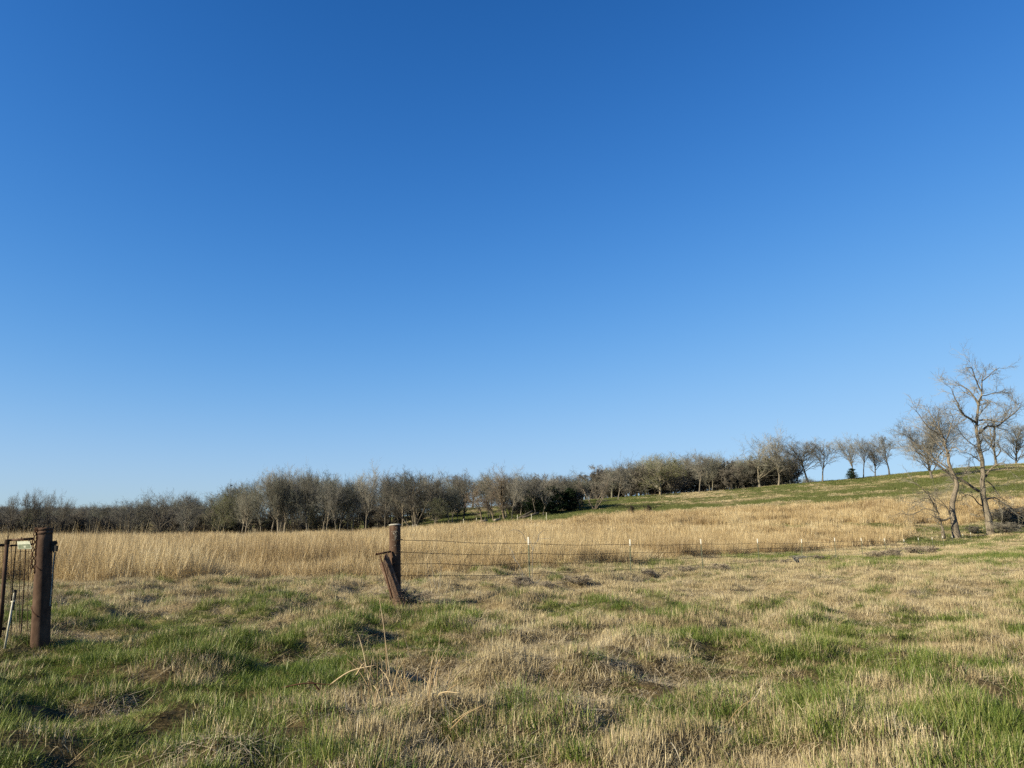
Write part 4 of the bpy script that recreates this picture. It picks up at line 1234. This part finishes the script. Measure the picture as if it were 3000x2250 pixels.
# chains: links hang one below another
ang = np.linspace(0, 2 * np.pi, 15)[:-1]
lk = np.stack([np.cos(ang) * .0135, 0 * ang, np.sin(ang) * .027], -1)
def ring_mesh(name, C, r, m):
    n = len(C); s = 6
    V = []; T = nrm(np.roll(C, -1, 0) - np.roll(C, 1, 0))
    for k in range(n):
        a = nrm(np.cross(T[k], [0, 1., 0])); b = np.array([0, 1., 0])
        for j in range(s): V.append(C[k] + r * (math.cos(j * 2 * math.pi / s) * a + math.sin(j * 2 * math.pi / s) * b))
    F = [(k * s + j, k * s + (j + 1) % s, ((k + 1) % n) * s + (j + 1) % s, ((k + 1) % n) * s + j) for k in range(n) for j in range(s)]
    return mk_mesh(name, V, [F], [m])
link_me = ring_mesh('chain_link', lk, .0062, M_RUSTD)
for lab, path in (('rusty chain hanging on the outer side of the thick gate post', [(104, 1552), (99, 1580), (95, 1625), (91, 1671)]),
                  ('rusty chain hanging against the face of the thick gate post', [(109, 1552), (108, 1580), (104, 1630), (100, 1672)])):
    top_ = pt(*path[0], Yg - .08)
    e = empty('chain', top_, lab, 'chain', 'chains on the gate post')
    P = poly(np.array([pt(u, v, Yg - .08) for u, v in path]) - top_, 60)
    n = int(np.linalg.norm(np.diff(P, axis=0), axis=1).sum() / .045)
    Q = poly(P, n)
    for i in range(n):
        o = link('link', link_me, e, Q[i])
        o.rotation_euler = (0, rc.normal(0, .12), (i % 2) * 1.45 + rc.normal(0, .25) - .7)

# gate: rails, tilted pole, wire panel
gate = empty('wire_gate', pt(20, 1870, Yg + .05), 'rusty pipe gate frame filled with wire panel left of the thick post', 'gate')
O = np.array(gate.location)
g = Geo(); rod(g, pt(22, 1583, Yg) - O, pt(99, 1578, Yg) - O, .016, .016, 10)
link('rail', g.mesh('gate_rail', [M_RUST], True), gate)
g = Geo(); rod(g, pt(22, 1599, Yg + .02) - O, pt(99, 1594, Yg + .02) - O, .012, .012, 10)
link('rail', g.mesh('gate_rail', [M_RUST], True), gate)
g = Geo(); rod(g, pt(-420, 1606, Yg + .02) - O, pt(16, 1597, Yg + .02) - O, .019, .019, 10)
link('rail', g.mesh('gate_rail', [M_RUST], True), gate)
g = Geo(); rod(g, pt(-420, 1840, Yg + .02) - O, pt(16, 1842, Yg + .02) - O, .019, .019, 10)
link('rail', g.mesh('gate_rail', [M_RUST], True), gate)
g = Geo(); rod(g, pt(21.5, 1580, Yg - .03) - O, pt(-2, 1868, Yg - .03) - O, .024, .024, 14)
link('tilted_pole', g.mesh('tilted_pole', [M_RUST], True), gate)
g = Geo(); P = np.stack([.029 * np.cos(np.linspace(0, 38, 80)), .029 * np.sin(np.linspace(0, 38, 80)), np.linspace(-.03, .03, 80)], -1) + (pt(21, 1588, Yg - .03) - O)
V, F = tubes(P[None], np.full((1, 80), .004), 4); g.add(V, F)
for du, dv in ((2, -22), (5, -18), (-3, -15), (1, -28)):
    curve_tube(g, [pt(22, 1584, Yg - .03) - O, pt(23 + du * .3, 1575, Yg - .03) - O, pt(23 + du, 1582 + dv, Yg - .03) - O], .0028, 4)
link('wire_binding', g.mesh('wire_binding', [M_WIRE]), gate)
for u0, u1, v0, v1, r_ in ((8, 11, 1598, 1850, .004), (34, 33, 1598, 1850, .004), (48, 32, 1585, 1868, .0065), (60, 57, 1600, 1850, .004), (75, 59, 1606, 1880, .0075),
                           (85, 80, 1600, 1850, .004), (-12, -10, 1598, 1850, .004), (-34, -32, 1598, 1850, .004), (-60, -58, 1598, 1850, .004), (-90, -88, 1598, 1850, .004)):
    g = Geo(); a, b = pt(u0, v0, Yg + .04) - O, pt(u1, v1, Yg + .04) - O
    curve_tube(g, [a, a * .5 + b * .5 + rc.normal(0, .008, 3), b], r_, 6)
    link('upright_wire', g.mesh('upright_wire', [M_WIRE]), gate)
for v in (1615, 1647, 1681, 1715, 1750, 1786, 1822):
    g = Geo(); a, b = pt(-130, v + 3, Yg + .05) - O, pt(90, v + rc.normal(0, 1.5), Yg + .05) - O
    curve_tube(g, [a, a * .6 + b * .4 + rc.normal(0, .006, 3), a * .2 + b * .8 + rc.normal(0, .006, 3), b], .0026, 5)
    link('cross_wire', g.mesh('cross_wire', [M_WIRE]), gate)
# hook on the rail
g = Geo(); h0 = pt(66, 1578, Yg - .02) - O
curve_tube(g, [h0 + (-.01, 0, .02), h0 + (-.005, -.02, -.01), h0 + (.02, -.02, -.022), h0 + (.03, -.01, -.005)], .006, 6)
link('hook', g.mesh('hook', [M_RUSTD]), gate)
# small plate wired under the rail
sp = [pt(50, 1586, Yg - .04), pt(86, 1585, Yg - .04), pt(93, 1608, Yg - .06), pt(53, 1609, Yg - .06)]
plate = empty('sign_plate', sp[0], 'small faded rectangular plate wired under the gate rail', 'sign')
g = Geo(); q_ = np.array(sp) - sp[0]; V = np.concatenate([q_, q_ + (0, .004, 0)])
g.add(V, [[(0, 3, 2, 1), (4, 5, 6, 7), (0, 1, 5, 4), (1, 2, 6, 5), (2, 3, 7, 6), (3, 0, 4, 7)]])
link('plate', g.mesh('plate', [M_PLATE]), plate)
g = Geo(); m4 = lambda a, b: q_[0] * (1 - a) * (1 - b) + q_[1] * a * (1 - b) + q_[2] * a * b + q_[3] * (1 - a) * b
V = np.array([m4(.05, .42), m4(.93, .38), m4(.94, .93), m4(.05, .94)]) + (0, -.002, 0)
g.add(V, [[(0, 3, 2, 1)]])
link('printed_panel', g.mesh('printed_panel', [M_PLATE2]), plate)
g = Geo(); V = np.array([m4(.45, .60), m4(.62, .56), m4(.62, .80), m4(.45, .82)]) + (0, -.0035, 0); g.add(V, [[(0, 3, 2, 1)]])
link('pale_mark', g.mesh('pale_mark', [M_PLATE]), plate)
g = Geo()
curve_tube(g, [m4(.9, .02), m4(.97, -.2) + (0, -.01, 0), m4(1.05, .1), m4(1.05, .4)], .004)
curve_tube(g, [m4(.1, .02), m4(.1, -.25), m4(.13, .0) + (0, .02, 0)], .003)
link('tie_wire', g.mesh('plate_tie', [M_WIRE]), plate)
# pale rod leaning beside the gate
r0, r1 = pt(17.5, 1878, Yg - .45), pt(43, 1732, Yg - .38)
rodE = empty('pale_rod', r0, 'pale metal rod with a dark clamp leaning beside the thick gate post', 'rod')
g = Geo(); rod(g, (r1 - r0) * -.15, (r1 - r0) * .80, .0125, .0125, 10); link('shaft', g.mesh('rod_shaft', [M_PALE], True), rodE)
g = Geo(); rod(g, (r1 - r0) * .62 + (.016, .006, 0), (r1 - r0) * 1.02 + (.012, .004, 0), .0125, .013, 8); rod(g, (r1 - r0) * .985, (r1 - r0) * 1.03, .020, .020, 8)
link('clamp', g.mesh('rod_clamp', [M_BLACK]), rodE)
g = Geo(); rod(g, (r1 - r0) * .785 + (-.02, -.005, 0), (r1 - r0) * .79 + (.03, -.005, .005), .009, .009, 6); rod(g, (r1 - r0) * .80, (r1 - r0) * .96 - (.004, 0, 0), .008, .008, 8)
link('insulator', g.mesh('rod_insulator', [M_PALE], True), rodE)

# ------------------------------------------------------------------ weeds, saplings, sticks
def gpt(u, v):
    """point on the ground seen at (u, v)"""
    lo, hi = 3., 140.
    for Y in np.geomspace(4, 140, 600):
        p = pt(u, v, Y)
        if p[2] <= float(height(p[0], Y)): return p
    return pt(u, v, 60.)
def stems(name, label, cat, base_uv, paths, r=.004, m=M_WEED, part='stem', group=None, dep=.25, seed=1, K=9):
    b = gpt(*base_uv); Yb = b[1]
    rng = np.random.default_rng(seed)
    e = empty(name, b, label, cat, group)
    for pth in paths:
        d0 = rng.normal(0, dep * .3); d1 = d0 + rng.normal(0, dep)
        pp = np.array([pt(u, v, Yb + d0 + (d1 - d0) * i / (len(pth) - 1)) for i, (u, v) in enumerate(pth)]) - b
        pp[0, 2] -= .05
        g = Geo(); curve_tube(g, list(pp), r * rng.uniform(.8, 1.3), 5, K, tip=True, r1=r * .35)
        me = g.mesh(part, [m]); a = me.attributes['var']; a.data.foreach_set('value', np.full(len(me.vertices), rng.uniform(.25, .95), np.float32))
        link(part, me, e)
    return e
def c3(*p): return [(800 + x / 2.212, 1650 + y / 2.212) for x, y in p]
stems('dry_weed', 'clump of tall pale broken weed stalks in the near grass', 'weed', (1125, 2030),
      [c3((690, 820), (560, 480)), c3((700, 830), (620, 700), (450, 570)), c3((640, 800), (550, 690), (470, 610)), c3((740, 700), (720, 420), (670, 140)),
       c3((760, 700), (700, 300), (685, 200)), c3((860, 780), (850, 560)), c3((905, 640), (830, 400), (775, 240)), c3((680, 820), (675, 560)),
       c3((620, 720), (580, 560), (545, 440)), c3((820, 900), (845, 760), (850, 640)), c3((930, 830), (940, 640)), c3((1010, 860), (1050, 700), (1090, 400)), c3((780, 880), (800, 720), (815, 450))],
      .0048, seed=4)
wr = np.random.default_rng(77)
more = []
for i in range(26):
    u_ = wr.uniform(1060, 1330); v_ = wr.uniform(1990, 2075); h_ = wr.uniform(30, 120); l_ = wr.normal(0, .35)
    more.append([(u_, v_), (u_ + l_ * h_ * .5, v_ - h_ * .55), (u_ + l_ * h_ * 1.2, v_ - h_)])
stems('dry_weed', 'ragged low broken weed stems around the tall pale stalks', 'weed', (1190, 2062), more, .0052, seed=19, dep=.35)
stems('dry_weed', 'pale stiff weed stalks slanting right beside the tall broken clump', 'weed', (1265, 2040),
      [c3((1000, 850), (1060, 680), (1140, 525)), c3((1010, 850), (1040, 700), (1095, 600)), c3((1030, 860), (1060, 640), (1050, 590)), c3((1040, 870), (1090, 840), (1215, 840)),
       c3((1000, 840), (1020, 720), (1035, 570)), c3((1060, 880), (1120, 800), (1165, 650)), c3((980, 900), (985, 720)), c3((1070, 880), (1140, 820), (1200, 780))], .0065, seed=6)
stems('fallen_stalk', 'white broken stalk lying across the grass beside the weed clump', 'stalk', (1000, 2015),
      [c3((360, 760), (500, 700), (670, 660)), c3((540, 690), (590, 650), (600, 740)), c3((590, 640), (620, 720))], .009, seed=8, dep=.1)
stems('dark_stick', 'long dark thin stick lying across the dry grass', 'stick', (960, 2050), [c3((60, 768), (210, 778), (350, 786), (420, 792)), c3((300, 783), (250, 770), (215, 768))], .008, M_RUSTD, 'branch', seed=9, dep=.05)
stems('bent_weed', 'pale bent stalks lying low right of the near clump', 'weed', (1350, 2130),
      [c3((1150, 1030), (1250, 980), (1385, 908)), c3((1090, 1080), (1180, 1060), (1280, 1030)), c3((1120, 1020), (1220, 990), (1300, 940)), c3((1060, 1180), (1080, 1040)), c3((1010, 1290), (1015, 1180))], .0045, seed=10)
stems('cut_reed', 'two short white cut reeds at the bottom of the near grass', 'reed', (1150, 2240), [c3((740, 1330), (780, 1230), (810, 1205)), c3((770, 1340), (800, 1260), (818, 1210)), c3((730, 1330), (715, 1260))], .006, seed=11)
stems('grass_stalk', 'tall thin weed stalk bending right above the right hand grass', 'weed', (2820, 1800), [[(2805, 1820), (2800, 1790), (2780, 1755)]], .005, seed=12)
stems('broken_stalk', 'loose straw stalks leaning right at the lower right', 'weed', (2170, 2120), [[(2100, 2150), (2160, 2080), (2215, 2040)], [(2080, 2160), (2150, 2110), (2245, 2055)], [(2130, 2110), (2180, 2070), (2220, 2030)]], .004, seed=13)
stems('post_weed', 'thin pale dry stems growing in front of the thick gate post', 'weed', (125, 1868),
      [[(107, 1868), (106, 1810), (98, 1750)], [(130, 1866), (126, 1815), (115, 1772)], [(138, 1800), (130, 1765), (121, 1732)], [(150, 1866), (155, 1840), (163, 1836)], [(45, 1860), (48, 1800), (46, 1755)], [(64, 1872), (60, 1835), (55, 1815)],
       [(88, 1866), (82, 1835), (74, 1828)], [(140, 1850), (133, 1822), (137, 1800)]], .0035, seed=14, dep=.1)
stems('sapling', 'thin leafless sapling with forked top beside the first steel post', 'sapling', (1558, 1708),
      [[(1558, 1708), (1560, 1650), (1562, 1607), (1575, 1580), (1600, 1579), (1628, 1570)], [(1562, 1607), (1556, 1592), (1548, 1578)], [(1575, 1580), (1580, 1565), (1595, 1552)]], .009, M_TWIG, 'branch', dep=.3, seed=15)
stems('sapling', 'pale arching sapling left of the first steel post', 'sapling', (1536, 1715),
      [[(1534, 1716), (1528, 1670), (1510, 1640), (1486, 1613)], [(1540, 1715), (1530, 1690), (1515, 1660)], [(1541, 1580), (1530, 1562), (1508, 1552), (1490, 1556)], [(1545, 1715), (1560, 1712), (1580, 1700), (1592, 1675)], [(1510, 1640), (1500, 1615), (1487, 1600)]], .010, M_TWIG, 'branch', dep=.25, seed=16)
stems('sapling', 'thin twiggy shoots between the corner post and first steel post', 'sapling', (1285, 1735),
      [[(1280, 1735), (1270, 1690), (1262, 1640)], [(1285, 1735), (1288, 1690), (1300, 1650)], [(1275, 1735), (1256, 1690), (1250, 1640)], [(1305, 1735), (1316, 1710), (1320, 1690)], [(1290, 1735), (1290, 1660), (1276, 1600)]], .006, M_TWIG, 'branch', dep=.3, seed=17)
tw = [[(2342, 1652), (2330 + 6 * math.sin(i * 2.1), 1640 - i % 4 * 3), (2342 + 34 * math.sin(i * 1.7), 1640 - 14 * abs(math.cos(i * 2.3)))] for i in range(18)]
stems('twig_pile', 'small tangle of dead branches heaped at a steel post', 'twig pile', (2342, 1655), tw, .018, M_TWIG, 'branch', dep=.5, seed=18)
# low brambles along the fence line
bk = np.random.default_rng(21)
BR = ((1530, 1722, .34, 'low dark tangle at the foot of the first steel post'), (1600, 1722, .22, 'thin low bramble just right of the first steel post'),
      (1700, 1708, .26, 'flat bramble midway between the first two steel posts'), (1905, 1690, .28, 'flat grey bramble right of the second steel post'),
      (2010, 1680, .32, 'grey bramble just before the third steel post'), (2090, 1673, .32, 'grey bramble just past the third steel post'), (2290, 1655, .28, 'small bramble left of the dead branch tangle'),
      (2400, 1642, .34, 'bramble right of the dead branch tangle'), (2560, 1634, .45, 'long brown bramble under the seventh steel post'), (2620, 1632, .5, 'brown bramble under the eighth steel post'),
      (2680, 1624, .6, 'dense brown bramble under the tenth steel post'), (2722, 1620, .55, 'dense brown bramble ending the row by the near bank'), (1183, 1768, .34, 'dry tuft of twigs at the foot of the leaning wooden post'))
for i, (u, v, s, lab) in enumerate(BR):
    p = gpt(u, v)
    e = empty('bramble', p - np.array([0, 0, .08]), lab, 'bramble', 'brambles along the fence', bk.uniform(0, 6))
    k = KINDS[f'brush{i % 3}']; s_ = s / 4. * 1.15
    e.scale = (s_ * 2.7, s_ * 2.2, s_ * .8)
    for p_ in ('trunk', 'crown'):
        o = link(p_, k[p_], e); o.color = (1.7, 1.48, 1.22, 1)

# ------------------------------------------------------------------ far small things
far_post = Geo(); rod(far_post, (0, 0, -.3), (0, 0, 1.3), .055, .05, 7); fp = far_post.mesh('far_post', [M_PALE])
for i, u in enumerate((1358, 1396, 1516, 1557, 1601)):
    Y = 128; X = (u - 1500) * Y / 2289.
    o = tag(link('far_fence_post', fp, None, (X, Y, float(height(X, Y)))), f'tiny pale fence post at the far straw edge, {("first", "second", "third", "fourth", "fifth")[i]} from the left', 'fence post', 'far fence posts')
ug = [1209, 1221]
a, b = [pt(u, 1541, 122) for u in ug]; zz = float(height(a[0], 122))
fg = empty('far_gate', (a[0], 122, zz), 'tiny white gate at the far field edge beyond the corner post', 'gate')
for h_ in (.55, .85, 1.15):
    g = Geo(); rod(g, (0, 0, h_), (b[0] - a[0], 0, h_ + .1), .022, .022, 6); link('rail', g.mesh('far_rail', [M_WHITE]), fg)
for x in (0, b[0] - a[0]):
    g = Geo(); rod(g, (x, 0, -.3), (x, 0, 1.3), .035, .035, 6); link('upright', g.mesh('far_upright', [M_WHITE]), fg)
# pale logs at the foot of the rusty grove, dark windfall beside them
for i, (u0, v0, u1, v1, lab, m) in enumerate(((1405, 1532, 1428, 1527, 'pale log lying at the foot of the rusty grove', M_BARK), (1448, 1529, 1466, 1525, 'short pale log under the round headed tree', M_BARK),
                             (1520, 1521, 1560, 1500, 'dark fallen trunk leaning among the grove trunks', M_BARK), (1530, 1519, 1580, 1504, 'dark fallen trunk lying lower among the grove trunks', M_BARK))):
    Y = 139
    p0, p1 = pt(u0, v0, Y), pt(u1, v1, Y + 1)
    z0 = float(height(p0[0], Y)); p1[2] += z0 + .25 - p0[2]; p0[2] = z0 + .25
    g = Geo(); rod(g, p0 * 0, p1 - p0, .22, .17, 8, 4)
    for f in (.3, .6, .8): rod(g, (p1 - p0) * f, (p1 - p0) * f + (rc.normal(0, .4), rc.normal(0, .4), rc.uniform(.3, .9)), .06, .02, 5)
    o = tag(link('log', g.mesh('log', [m], True), None, p0), lab, 'log')
    o.color = (1.6, 1.5, 1.35, 1) if 'pale' in lab else (.5, .48, .45, 1)
for u, v, lab in ((1851, 1507, 'tiny dark shrub at the edge of the green slope'), (1901, 1518, 'tiny dark shrub in the upper straw, right of the other')):
    Y = 131; X = (u - 1500) * Y / 2289.
    e = empty('shrub', (X, Y, float(height(X, Y)) - .05), lab, 'shrub', None, 0)
    k = KINDS['brush1']; e.scale = (.42, .42, .34)
    for p_ in ('trunk', 'crown'):
        o = link(p_, k[p_], e); o.color = (.3, .26, .22, 1)
# pale hut glimpsed between cedar and double trunk
Y = 245; X = (1703 - 1500) * Y / 2289.
hz = pt(1703, 1471, Y)[2]
hut = empty('hut', (X, Y, hz), 'tiny pale hut glimpsed between the cedar and the double trunked tree', 'hut')
g = Geo(); box(g, (0, 0, .2), (1.3, 1.1, 1.6)); link('wall', g.mesh('hut_wall', [M_WHITE]), hut)
g = Geo(); box(g, (0, 0, 1.05), (1.6, 1.4, .12)); link('roof', g.mesh('hut_roof', [M_PALE]), hut)
g = Geo(); box(g, (0, 0, -2.0), (.9, .9, 2.8)); link('legs', g.mesh('hut_legs', [M_BARK]), hut)
# bird in flight above the wood
bp = pt(677, 1423, 90.)
bird = tag(empty('bird', bp), 'small black bird flying above the left wood', 'bird')
g = Geo(); V, F = tubes(np.array([[[-.14, 0, 0], [-.05, 0, .01], [.06, 0, .01], [.14, 0, .02], [.18, 0, .015]]]), np.array([[.01, .045, .05, .028, .005]]), 8); g.add(V, F)
link('body', g.mesh('bird_body', [M_BLACK], True), bird)
for sgn in (-1, 1):
    g = Geo(); g.add(np.array([[.07, sgn * .03, .03], [.0, sgn * .25, .13], [-.06, sgn * .42, .10], [-.07, sgn * .2, .08], [-.06, sgn * .03, .02]]), [[(0, 1, 2, 3, 4)]])
    link('wing', g.mesh('wing', [M_BLACK]), bird)
